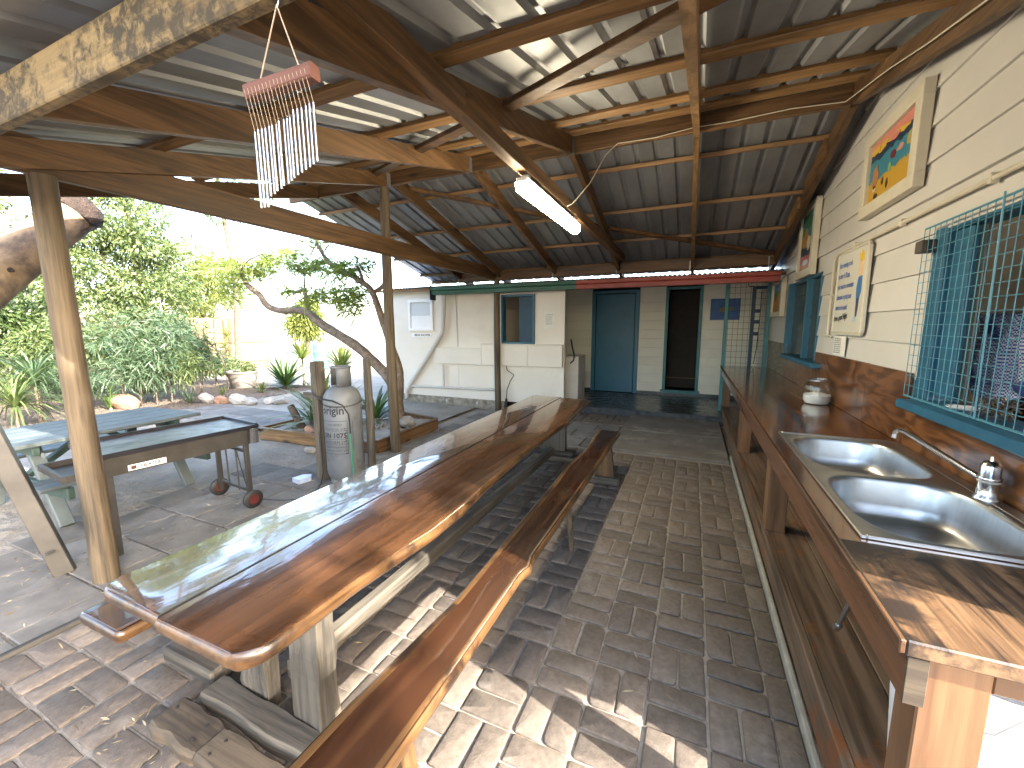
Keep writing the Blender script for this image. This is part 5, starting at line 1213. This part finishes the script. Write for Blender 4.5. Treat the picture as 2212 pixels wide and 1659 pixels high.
gp = tag(MB().box(-3.555, -3.475, 2.965, 3.09, -.03, 1.245, .006).obj('short_post', MT['grey_wood_z']), 'square weathered post on the barbecue side of the gas cylinder', 'post', 'short posts holding the gas cylinder')
tag(MB().tube([(-3.055, 3.24, -.03), (-3.05, 3.24, .6), (-3.06, 3.245, 1.27)], [.042, .041, .038], 14).obj('short_post', MT['grey_wood_z'], None, 50), 'round weathered post between the gas cylinder and the tall post', 'post', 'short posts holding the gas cylinder')
tag(MB().box(-3.70, -3.556, 2.985, 3.03, .86, .92, .004).obj('wooden_cleat', MT['grey_wood_x']), 'small timber cleat nailed across the square post', 'cleat')
ch = MB(); k = 44
for i in range(k):
    t = i / (k - 1); a = math.radians(200 - 250 * t) + 0; a = view_a - 1.75 + 3.1 * t
    r_ = gr + .008; z = .845 - .035 * math.sin(math.pi * t)
    p = Vector((gx + r_ * math.cos(a), gy + r_ * math.sin(a), z)); tdir = Vector((-math.sin(a), math.cos(a), 0)); wdir = Vector((0, 0, 1)) if i % 2 else Vector((math.cos(a), math.sin(a), 0))
    ring = [p + tdir * (.012 * math.cos(q * math.pi / 4)) + wdir * (.0065 * math.sin(q * math.pi / 4)) for q in range(9)]
    ch.tube(ring, .0018, 4, False)
tag(ch.obj('chain', MT['wire_dark']), 'rusty chain looped round the gas cylinder', 'chain', kind='stuff')
tag(MB().tube([(-3.52, 2.95, .93), (-3.44, 2.92, .90), (-3.32, 2.895, .885), (-3.20, 2.905, .875), (-3.12, 2.95, .83), (-3.085, 2.985, .74), (-3.08, 2.99, .65), (-3.078, 2.99, .54)], .0075, 8).obj('regulator_hose', MT['black'], None, 60), 'black rubber hose curling over the front of the gas cylinder', 'hose')
tag(MB().tube([(-3.078, 2.99, .54), (-3.07, 2.985, .40), (-3.055, 2.975, .22), (-3.04, 2.97, .02)], .0085, 8).obj('garden_hose', plain('green_hose', (.03, .22, .12), .5), None, 60), 'green hose hanging down the side of the gas cylinder', 'hose')
tag(MB().extrude([(-3.72, 2.80), (-3.60, 2.78), (-3.57, 2.90), (-3.62, 2.95), (-3.70, 2.92)], 'z', .004, .05).obj('plastic_bag', plain('blue_white_plastic', (.45, .52, .68), .35)), 'crumpled blue and white plastic bag at the foot of the square post', 'bag')

# ------------------------------------------------------------------ raised garden bed with stump and strap plants
bed = thing('garden_bed', 'low timber edged garden bed of sand and shells by the tall posts', 'garden bed', (-4.3, 4.8, 0))
part('edge_board', MT['beam_y'], bed, lambda b: b.beam((-3.60, 3.92, .085), (-3.60, 5.25, .085), .045, .17, (0, 0, 1), .005))
part('edge_board', MT['pine_x'], bed, lambda b: b.beam((-5.62, 3.80, .085), (-4.15, 3.86, .085), .045, .17, (0, 0, 1), .005))
part('edge_board', MT['beam_x'], bed, lambda b: b.beam((-4.145, 3.86, .075), (-3.63, 3.89, .075), .045, .15, (0, 0, 1), .005))
part('edge_board', MT['beam_x'], bed, lambda b: b.beam((-5.62, 5.75, .085), (-3.63, 5.30, .085), .045, .17, (0, 0, 1), .005))
part('edge_board', MT['beam_y'], bed, lambda b: b.beam((-5.64, 3.80, .085), (-5.64, 5.75, .085), .045, .17, (0, 0, 1), .005))
b = MB(); brg = random.Random(3); nx, ny = 40, 46
for j in range(ny + 1):
    for i in range(nx + 1): b.v.append((-5.62 + 2.0 * i / nx, 3.88 + (1.40 + .45 * (1 - i / nx)) * j / ny, .10 + brg.uniform(-.012, .012) + .03 * math.sin(i * .3) * math.sin(j * .25)))
for j in range(ny):
    for i in range(nx): q = j * (nx + 1) + i; b.f.append((q, q + 1, q + nx + 2, q + nx + 1)); b.m.append(0)
b.obj('soil', MT['sand'], bed, 180, fix=False)
def rock(x, y, z, sx, sy, sz, seed, mat, label, cat='rock', group=None, name='rock', parent=None):
    bm = bmesh.new(); bmesh.ops.create_icosphere(bm, subdivisions=2, radius=1.0); r_ = random.Random(seed)
    pl_ = [(Vector((r_.gauss(0, 1), r_.gauss(0, 1), r_.gauss(0, 1))).normalized(), r_.uniform(.55, .9)) for _ in range(9)]
    for v in bm.verts:
        for nrm, d in pl_:
            e = v.co.dot(nrm) - d
            if e > 0: v.co -= nrm * e * .85
        v.co *= r_.uniform(.96, 1.04)
        v.co = Vector((x + v.co.x * sx, y + v.co.y * sy, z + max(v.co.z, -.55) * sz))
    me = bpy.data.meshes.new(name); bm.to_mesh(me); bm.free(); me.materials.append(mat); me.update()
    o = link(name, me, parent)
    if label: tag(o, label, cat, group)
    return o
rock(-3.86, 4.86, .17, .13, .11, .12, 40, MT['rock'], 'large pale shell in the corner of the garden bed', 'shell', None, 'shell')
peb = MB(); prg2 = random.Random(12)
for i in range(70):
    x, y, r_ = -4.6 + prg2.random() * .9, 4.6 + prg2.random() * .6, prg2.uniform(.012, .035)
    k = [(x + r_ * math.cos(a) * prg2.uniform(.7, 1.2), y + r_ * math.sin(a) * prg2.uniform(.7, 1.2)) for a in [q * math.pi / 3 for q in range(6)]]
    peb.add([(px, py, .09) for px, py in k] + [(x + (px - x) * .8, y + (py - y) * .8, .11 + r_ * .6) for px, py in k] + [(x, y, .115 + r_ * .8)], [(q, (q + 1) % 6, 6 + (q + 1) % 6, 6 + q) for q in range(6)] + [(6 + q, 6 + (q + 1) % 6, 12) for q in range(6)])
tag(peb.obj('pebbles', MT['rock'], bed), kind='stuff')
tag(MB().tube([(-5.20, 4.16, .08), (-5.32, 4.17, .24), (-5.46, 4.18, .42)], [.06, .056, .052], 12, True, 0, .05, random.Random(2)).obj('cut_stump', MT['dark_bark'], None, 50), 'leaning cut stump in the garden bed beside the gas cylinder', 'stump')
def rosette_plant(name, label, x, y, z, n, length, width, seed, mat='leaf_strap', rise=(.3, 1.3), droop=1.0, stem=0.0, cat='plant', group='strap leaved garden plants'):
    t = thing(name, label, cat, (x, y, z), group)
    V, F = strap_rosette(x, y, z + stem, n, length, width, seed, rise, droop)
    quads_obj('leaves', np.array(V), np.array(F), MT[mat], t)
    part('stem', MT['bark'], t, lambda b: b.tube([(x, y, z - .03), (x + .02, y, z + stem * .5 + .01), (x, y, z + stem + .03)], [.035, .03, .025], 8), 60)
    return t
rosette_plant('strap_plant', 'broad strap leaved plant behind the square post by the gas cylinder', -5.05, 4.42, .10, 44, 1.10, .085, 1, 'leaf_yellow', rise=(.25, 1.35), droop=1.1)
rosette_plant('strap_plant', 'strap leaved plant rising behind the cut stump', -5.38, 4.45, .10, 34, .62, .03, 2, rise=(.3, 1.3), droop=1.0)
rosette_plant('strap_plant', 'broad leaved plant showing between the gas cylinder and the round post', -4.62, 5.05, .10, 30, .95, .085, 3, rise=(.15, 1.1), droop=.9)

# ------------------------------------------------------------------ branching tree beside the pavilion
tr = thing('branching_tree', 'bare limbed tree with tufts of narrow leaves beside the pavilion', 'tree', (-4.12, 4.95, .1))
def limb(name, pts, rr, mat='bark', par=None):
    # smooth the path a little
    P = [Vector(p) for p in pts]; out = []; R_ = []
    for i in range(len(P) - 1):
        for k in range(4):
            t = k / 4; p0, p1, p2, p3 = P[max(i - 1, 0)], P[i], P[i + 1], P[min(i + 2, len(P) - 1)]
            out.append(.5 * ((2 * p1) + (p2 - p0) * t + (2 * p0 - 5 * p1 + 4 * p2 - p3) * t * t + (3 * p1 - p0 - 3 * p2 + p3) * t ** 3)); R_.append(rr[i] + (rr[i + 1] - rr[i]) * t)
    out.append(P[-1]); R_.append(rr[-1])
    return MB().tube(out, R_, 12, True, 0, .06, random.Random(len(pts))).obj(name, MT[mat], par if par else tr, 60)
Y0 = 5.0
limb('trunk', [(-4.02, 4.85, .02), (-4.06, 4.9, .35), (-4.21, Y0, .71), (-4.55, Y0, 1.03), (-4.95, Y0, 1.31), (-5.4, Y0, 1.52), (-5.68, Y0, 1.66), (-5.92, Y0, 1.82), (-6.2, Y0, 1.88), (-6.55, Y0, 1.87), (-6.91, Y0, 1.96), (-7.11, Y0, 2.17), (-7.38, Y0, 2.33), (-7.57, Y0, 2.58)],
     [.10, .095, .085, .078, .075, .07, .068, .062, .058, .056, .054, .05, .046, .035])
limb('branch', [(-4.08, 4.95, .45), (-4.12, Y0 + .05, .9), (-4.22, Y0, 1.32), (-4.38, Y0, 1.76), (-4.53, Y0, 2.12), (-4.73, Y0, 2.28), (-5.05, Y0, 2.44), (-5.36, Y0, 2.60), (-5.57, Y0, 2.84), (-5.66, Y0, 3.05)], [.07, .062, .056, .052, .047, .043, .04, .036, .025, .012])
limb('branch', [(-4.53, Y0, 2.10), (-4.42, Y0 + .1, 2.2), (-4.32, Y0 + .1, 2.31)], [.03, .032, .038])
limb('branch', [(-4.70, Y0, 2.27), (-4.64, Y0 - .1, 2.37), (-4.66, Y0 - .15, 2.5)], [.026, .024, .02])
limb('branch', [(-5.92, Y0, 1.80), (-5.94, Y0, 2.0), (-5.97, Y0, 2.23)], [.036, .034, .036])
limb('branch', [(-5.97, Y0, 2.21), (-6.3, Y0 + .1, 2.19), (-6.55, Y0 + .2, 2.22), (-6.85, Y0 + .2, 2.19)], [.024, .022, .02, .012])
limb('branch', [(-7.56, Y0, 2.55), (-7.70, Y0, 2.78), (-7.86, Y0, 2.95), (-8.1, Y0, 3.3)], [.034, .03, .024, .008])
limb('branch', [(-7.38, Y0, 2.33), (-7.25, Y0 - .2, 2.5), (-6.9, Y0 - .3, 2.68), (-6.5, Y0 - .3, 2.78)], [.022, .018, .014, .008])
limb('branch', [(-5.97, Y0, 2.23), (-5.96, Y0, 2.4), (-5.95, Y0, 2.6)], [.018, .014, .008])
rg = np.random.default_rng(31); P = []; D = []
for (cx, cz, s, k) in [(-8.17, 2.74, .30, 120), (-7.18, 2.60, .30, 150), (-6.53, 2.78, .26, 110), (-5.95, 2.60, .26, 130), (-5.62, 2.56, .18, 70), (-5.06, 2.46, .22, 100), (-5.62, 2.07, .20, 90), (-4.92, 1.97, .22, 110), (-7.87, 2.42, .15, 50), (-7.91, 2.16, .14, 40), (-4.88, 2.16, .18, 60), (-6.31, 2.15, .13, 40), (-7.65, 2.62, .30, 120), (-6.85, 2.72, .22, 80), (-4.68, 2.52, .16, 50), (-5.60, 2.95, .14, 40), (-5.3, 2.1, .2, 60)]:
    nn = max(4, k // 5)
    for q in range(nn):
        c0 = np.array([cx, Y0, cz]) + rg.normal(size=3) * s * np.array([.55, .55, .35])
        m_ = 14; u = rg.normal(size=(m_, 3)); u[:, 2] = u[:, 2] * .6 + .1; u /= np.linalg.norm(u, axis=1)[:, None]
        P.append(np.repeat(c0[None], m_, 0)); D.append(u)
V, F = blades(np.concatenate(P), np.concatenate(D), .21, .020, .25, 8)
quads_obj('crown', V, F, MT['leaf_tuft'], tr)

# thick cut limb leaning in from the left
lg = thing('cut_limb', 'thick pale tree limb with a dark sawn end behind the near post', 'tree limb', (-5.3, .6, 0))
MB().tube([(-5.45, .15, -.05), (-5.40, .45, .7), (-5.32, .95, 1.40), (-5.26, 1.42, 1.98), (-5.22, 1.78, 2.40), (-5.20, 1.98, 2.62)], [.26, .22, .19, .17, .16, .155], 20, True, 0, .03, random.Random(5)).obj('limb', MT['log_bark'], lg, 60)
MB().tube([(-5.195, 1.955, 2.60), (-5.19, 2.03, 2.68), (-5.185, 2.07, 2.72)], [.162, .172, .13], 18, True, 0, .09, random.Random(7)).obj('sawn_end', MT['log_dark'], lg, 60)
part('knot', MT['log_dark'], lg, lambda b: b.tube([(-5.13, 1.50, 2.06), (-5.075, 1.49, 2.06)], [.034, .018], 9, True, 0, .2, random.Random(3)), 60)

# ------------------------------------------------------------------ garden beyond
def shrub(name, label, x, y, stems, clumps, n, L, Wd, mat, seed, cat='tree', group='trees and shrubs in the garden', bark='dark_bark', droop=.2, shell=.5):
    t = thing(name, label, cat, (x, y, 0), group)
    for pts, rr in stems: part('trunk', MT[bark], t, lambda b: b.tube(pts, rr, 8, True, 0, .06, random.Random(seed)), 60)
    V, F = crown(clumps, n, L, Wd, seed, droop, shell)
    quads_obj('crown', V, F, MT[mat], t); return t
def ball(cx, cy, cz, rx, ry, rz, k, seed, cs=.45):
    r_ = random.Random(seed); out = []
    for i in range(k):
        u = Vector((r_.gauss(0, 1), r_.gauss(0, 1), r_.gauss(0, 1))).normalized() * (r_.random() ** .4)
        s = cs * r_.uniform(.6, 1.25); out.append((cx + u.x * rx, cy + u.y * ry, cz + u.z * rz, s, s, s * .8))
    return out
shrub('leafy_tree', 'tall dense leafy tree standing behind the picnic table', -12.2, 5.5, [([(-12.2, 5.5, -.05), (-12.1, 5.55, 1.5), (-12.2, 5.6, 3.0), (-12.3, 5.5, 5.0)], [.11, .09, .07, .03]), ([(-12.1, 5.5, 1.2), (-11.9, 5.0, 2.2), (-11.8, 4.8, 3.4)], [.06, .05, .02])],
      ball(-12.1, 5.25, 2.9, 1.2, 1.35, 1.9, 74, 1, .38) + ball(-12.1, 5.2, 4.9, .9, 1.1, .6, 10, 4, .34) + ball(-11.7, 4.9, 1.6, .5, 1.15, .7, 18, 2, .35), 30000, .095, .038, 'leaf_mid', 5)
shrub('leafy_tree', 'darker leafy tree at the left edge of the garden behind the round post', -13.5, 3.6, [([(-13.5, 3.6, -.05), (-13.4, 3.7, 1.6), (-13.6, 3.8, 3.4)], [.09, .07, .03]), ([(-13.1, 3.35, -.05), (-13.0, 3.3, 1.0), (-13.1, 3.2, 2.0)], [.05, .04, .02])],
      ball(-13.4, 3.6, 1.9, .9, 1.1, 1.2, 36, 3, .40), 13000, .10, .045, 'leaf_dark', 7)
shrub('bamboo_shrub', 'feathery narrow leaved shrub behind the picnic table', -10.4, 4.75, [([(-10.4 + .1 * i, 4.3 + .22 * i, -.05), (-10.45 + .12 * i, 4.28 + .23 * i, .8), (-10.4 + .1 * i, 4.25 + .25 * i, 1.5)], [.016, .013, .006]) for i in range(6)],
      ball(-10.3, 4.85, 1.15, .45, 1.05, .85, 44, 5, .30), 8000, .20, .020, 'leaf_grey', 9, 'shrub')
shrub('bamboo_shrub', 'pale green feathery shrub left of the stone edging', -9.9, 5.35, [([(-9.9, 5.3, -.05), (-9.92, 5.32, .6), (-9.85, 5.4, 1.2)], [.014, .012, .006]), ([(-9.95, 5.45, -.05), (-9.9, 5.5, .7)], [.014, .008])],
      ball(-9.9, 5.3, .75, .3, .42, .5, 14, 6, .24), 1500, .17, .02, 'leaf_mid', 10, 'shrub')
shrub('bamboo_shrub', 'low bushy shrub at the far left frame edge', -10.9, 3.75, [([(-10.9, 3.7, -.05), (-10.9, 3.72, .5)], [.02, .01])],
      ball(-10.9, 3.8, .55, .4, .5, .35, 12, 8, .26), 1500, .15, .02, 'leaf_grey', 12, 'shrub')
shrub('hedge_bush', 'low sunlit leafy bush in front of the paling fence', -12.2, 7.1, [([(-12.2, 7.1, -.05), (-12.2, 7.1, .5)], [.03, .015])],
      ball(-12.2, 7.0, .55, .5, .75, .35, 12, 9, .28), 1800, .09, .04, 'leaf_mid', 13, 'shrub')
rosette_plant('cordyline', 'drooping strap leaved plant in the mulch at the far left', -10.2, 3.05, .0, 150, 1.15, .034, 21, 'leaf_grey', (.2, 1.5), 1.7, .60)
rosette_plant('cordyline', 'yellowish strap leaved clump at the left edge of the view', -9.6, 2.62, .0, 120, 1.05, .03, 22, 'leaf_mid', (.1, 1.4), 1.6, .35)
rosette_plant('agave_clump', 'dense dark green spiky clump to the right of the plant pot', -9.7, 7.35, .0, 150, 1.05, .055, 23, 'leaf_strap', (.1, 1.25), .3, .05)
rosette_plant('spiky_plant', 'upright spiky plant with a short trunk behind the dark clump', -9.9, 8.05, .0, 60, .78, .06, 24, 'leaf_yellow', (.1, 1.5), .25, .70)
rosette_plant('spiky_plant', 'bright yellow green spiky plant behind the gas cylinder', -9.3, 8.85, .0, 110, 1.0, .05, 25, 'leaf_yellow', (.4, 1.5), .5, .35)
rosette_plant('small_tuft', 'small grassy tuft in front of the plant pot', -9.55, 6.55, .0, 34, .40, .025, 26, 'leaf_yellow', (.5, 1.5), .6, .0)
rosette_plant('small_tuft', 'small grassy tuft beside the red rock', -9.85, 5.85, .0, 26, .36, .022, 27, 'leaf_yellow', (.6, 1.5), .5, .0)
rosette_plant('small_tuft', 'dark tuft at the foot of the feathery shrub', -9.6, 5.02, .0, 44, .42, .022, 28, 'leaf_grey', (.5, 1.5), .6, .0)
rosette_plant('small_tuft', 'tuft of leaves between the round post and the picnic table top', -10.3, 4.02, .0, 30, .6, .03, 29, 'leaf_strap', (.6, 1.5), .6, .0)
# twiggy dracaena in front of the fence
dt = thing('twiggy_dracaena', 'thin crooked stemmed plant with leaf tufts in front of the fence', 'plant', (-10.9, 6.55, 0))
for pts in ([(-10.9, 6.62, 0), (-10.92, 6.6, .6), (-10.95, 6.5, .95), (-11.0, 6.3, 1.25), (-11.0, 6.22, 1.5)], [(-10.93, 6.58, .75), (-10.9, 6.72, 1.1), (-10.9, 6.7, 1.35)], [(-10.95, 6.5, .95), (-10.95, 6.42, 1.2), (-10.9, 6.44, 1.9)]):
    part('stem', MT['dark_bark'], dt, lambda b: b.tube(pts, .016, 7), 60)
for i, (x, y, z) in enumerate(((-11.0, 6.22, 1.5), (-10.9, 6.7, 1.35), (-10.9, 6.44, 1.9), (-10.93, 6.66, 1.1))):
    V, F = strap_rosette(x, y, z, 30, .34, .025, 60 + i, (-.3, 1.4), .4); quads_obj('leaf_tuft', np.array(V), np.array(F), MT['leaf_yellow'], dt)
pt = thing('plant_pot', 'large grey round plant pot on the mulch', 'pot', (-10.8, 6.95, 0))
part('pot', MT['pot'], pt, lambda b: b.lathe([(.001, .0), (.25, .0), (.27, .02), (.355, .40), (.38, .405), (.385, .45), (.35, .45), (.335, .40), (.001, .39)], -10.8, 6.95, 32, cap=False), 50)
part('soil', MT['mulch'], pt, lambda b: b.lathe([(.001, .41), (.34, .41), (.34, .402)], -10.8, 6.95, 24, cap=False))
V, F = crown(ball(-10.8, 6.95, .55, .25, .25, .1, 8, 11, .12), 420, .08, .03, 40); quads_obj('seedlings', V, F, MT['leaf_mid'], pt)
rl = [(-9.42, 5.26, .22, .16, .15, 'rock', 'pale pointed rock at the left end of the stone edging'), (-9.05, 5.33, .17, .14, .13, 'rock_red', 'reddish brown rock in the stone edging'), (-8.72, 5.45, .25, .17, .15, 'rock', 'white angular rock next to the reddish rock'),
      (-8.40, 5.52, .23, .13, .10, 'rock', 'cream wedge shaped rock in the middle of the stone edging'), (-8.10, 5.70, .12, .10, .09, 'rock', 'small grey rock near the right end of the stone edging'), (-7.85, 5.8, .17, .13, .10, 'rock', 'low pale rock at the right end of the stone edging'),
      (-7.6, 3.55, .22, .17, .12, 'rock', 'flat cream rock beyond the picnic table corner'), (-7.9, 3.85, .15, .12, .10, 'rock', 'small rock just behind the flat cream rock'), (-10.35, 4.22, .42, .24, .22, 'rock_red', 'large dark red rock behind the picnic table'),
      (-4.85, 4.0, .11, .09, .09, 'rock_red', 'pinkish rock in the garden bed by the stump'), (-4.42, 3.62, .10, .08, .06, 'rock', 'small rock lying outside the garden bed edge')]
for i, (x, y, sx, sy, sz, mt_, lab) in enumerate(rl): rock(x, y, sz * .5 + (.1 if 'in the garden bed by' in lab else 0), sx, sy, sz, 70 + i, MT[mt_], lab, 'rock', 'loose garden rocks')
# paling fence
fe = thing('paling_fence', 'tall sunlit timber paling fence at the back of the garden', 'fence', (-16, 8, 0))
fb = MB(); frg = random.Random(4)
for k in range(112):
    y = -2 + k * .12; fb.box(-16.02, -16.0, y, y + .105, -.05, 1.92 + frg.uniform(-.03, .03))
tag(fb.obj('palings', MT['fence'], fe), kind='stuff')
part('rail', MT['fence'], fe, lambda b: b.box(-15.999, -15.95, -2, 11.4, 1.0, 1.08))
part('rail', MT['fence'], fe, lambda b: b.box(-15.999, -15.95, -2, 11.4, .25, .33))
for k in range(5): part('fence_post', MT['fence'], fe, lambda b: b.box(-15.949, -15.85, -1.5 + k * 2.8, -1.4 + k * 2.8, -.05, 1.85))
# trees beyond the fence
for i, (x, y, h, r_, lab) in enumerate(((-22, 5.5, 5.2, 2.3, 'bright rounded tree beyond the fence behind the leafy tree'), (-23, 13.0, 5.6, 2.2, 'pale sunlit tree beyond the fence above the thin crooked plant'), (-21, 17.5, 3.4, 1.5, 'low tree beyond the fence near the shower block'), (-22, -.5, 5.5, 2.5, 'tree beyond the fence at the far left'))):
    shrub('distant_tree', lab, x, y, [([(x, y, -.05), (x, y + .1, h * .4), (x - .1, y, h * .8)], [.16, .12, .05])], ball(x, y, h * .62, r_ * .8, r_ * .8, h * .32, 26, 80 + i, r_ * .34), 5000, .22, .09, 'leaf_yellow' if i in (1, 2) else 'leaf_mid', 90 + i)
# green water drum by the fence
tag(MB().lathe([(.001, 0), (.3, 0), (.3, .28), (.315, .30), (.3, .32), (.3, .58), (.315, .60), (.3, .62), (.3, .9), (.001, .9)], -13.2, 11.6, 24, cap=False).obj('water_drum', plain('green_plastic', (.08, .28, .20), .4), None, 40), 'pale green drum standing in the bright sand', 'drum')
# unseen leafy tree, crown shaped to dapple the paving and shade the table
shrub('shade_tree', 'leafy tree out of view that dapples the sunlight', 6.8, -3.4, [([(6.8, -3.4, -.05), (6.7, -3.2, 2.0), (6.5, -2.9, 3.6)], [.18, .14, .08])],
      ball(6.4, -3.0, 5.4, 1.1, 1.25, 2.5, 46, 15, .60) + ball(6.4, -1.05, 6.3, .9, 1.05, 1.0, 26, 16, .55), 22000, .17, .075, 'leaf_mid', 17, 'tree', None)

# unseen canopies that cut sky light on the paving; the rear one is added
shrub('shade_tree', 'spreading tree out of view whose cut limb leans in at the left', -7.2, -1.6, [([(-7.2, -1.6, -.05), (-7.1, -1.5, 2.2), (-7.0, -1.3, 4.0)], [.2, .16, .08])],
      ball(-6.9, -1.5, 4.6, 2.0, 1.5, 1.2, 34, 25, .60), 9000, .17, .075, 'leaf_mid', 27, 'tree', None)
shrub('shade_tree', 'added leafy tree out of view that shades the near paving', -2.2, -4.6, [([(-2.2, -4.6, -.05), (-2.1, -4.5, 2.2), (-2.2, -4.4, 4.0)], [.2, .16, .08])],
      ball(-2.4, -2.8, 4.5, 3.0, 1.4, 1.2, 52, 35, .62), 13000, .17, .075, 'leaf_mid', 37, 'tree', None)

tall = [(-14.5, 6.5), (-15.0, 9.5), (-13.8, 3.2)]
for i, (x, y) in enumerate(tall):
    shrub('gum_tree', ('tall gum tree with open high crown behind the leafy tree', 'slender gum tree rising high behind the paling fence plants', 'high open gum tree at the left behind the darker tree')[i], x, y,
          [([(x, y, -.05), (x + .1, y + .15, 3.0), (x - .1, y, 6.5), (x, y + .2, 9.5)], [.10, .085, .06, .025])],
          ball(x, y, 7.6, 1.5, 1.7, 2.2, 20, 120 + i, .52), 5200, .15, .04, 'leaf_yellow' if i != 1 else 'leaf_mid', 130 + i, droop=.8)

shrub('leafy_tree', 'tall airy tree filling the view at the far left behind the cut limb', -12.6, 2.9, [([(-12.6, 2.9, -.05), (-12.5, 3.0, 2.0), (-12.6, 2.8, 4.6)], [.09, .07, .03])],
      ball(-12.5, 3.0, 3.9, 1.0, 1.0, 1.5, 26, 41, .40), 8000, .10, .04, 'leaf_mid', 43)
shrub('bamboo_shrub', 'loose green bush in front of the fence at the left', -12.0, 4.0, [([(-12.0, 4.0, -.05), (-12.0, 4.05, .9)], [.03, .012])],
      ball(-12.0, 3.7, .95, .4, .9, .7, 22, 45, .32), 4200, .13, .03, 'leaf_mid', 47, 'shrub')
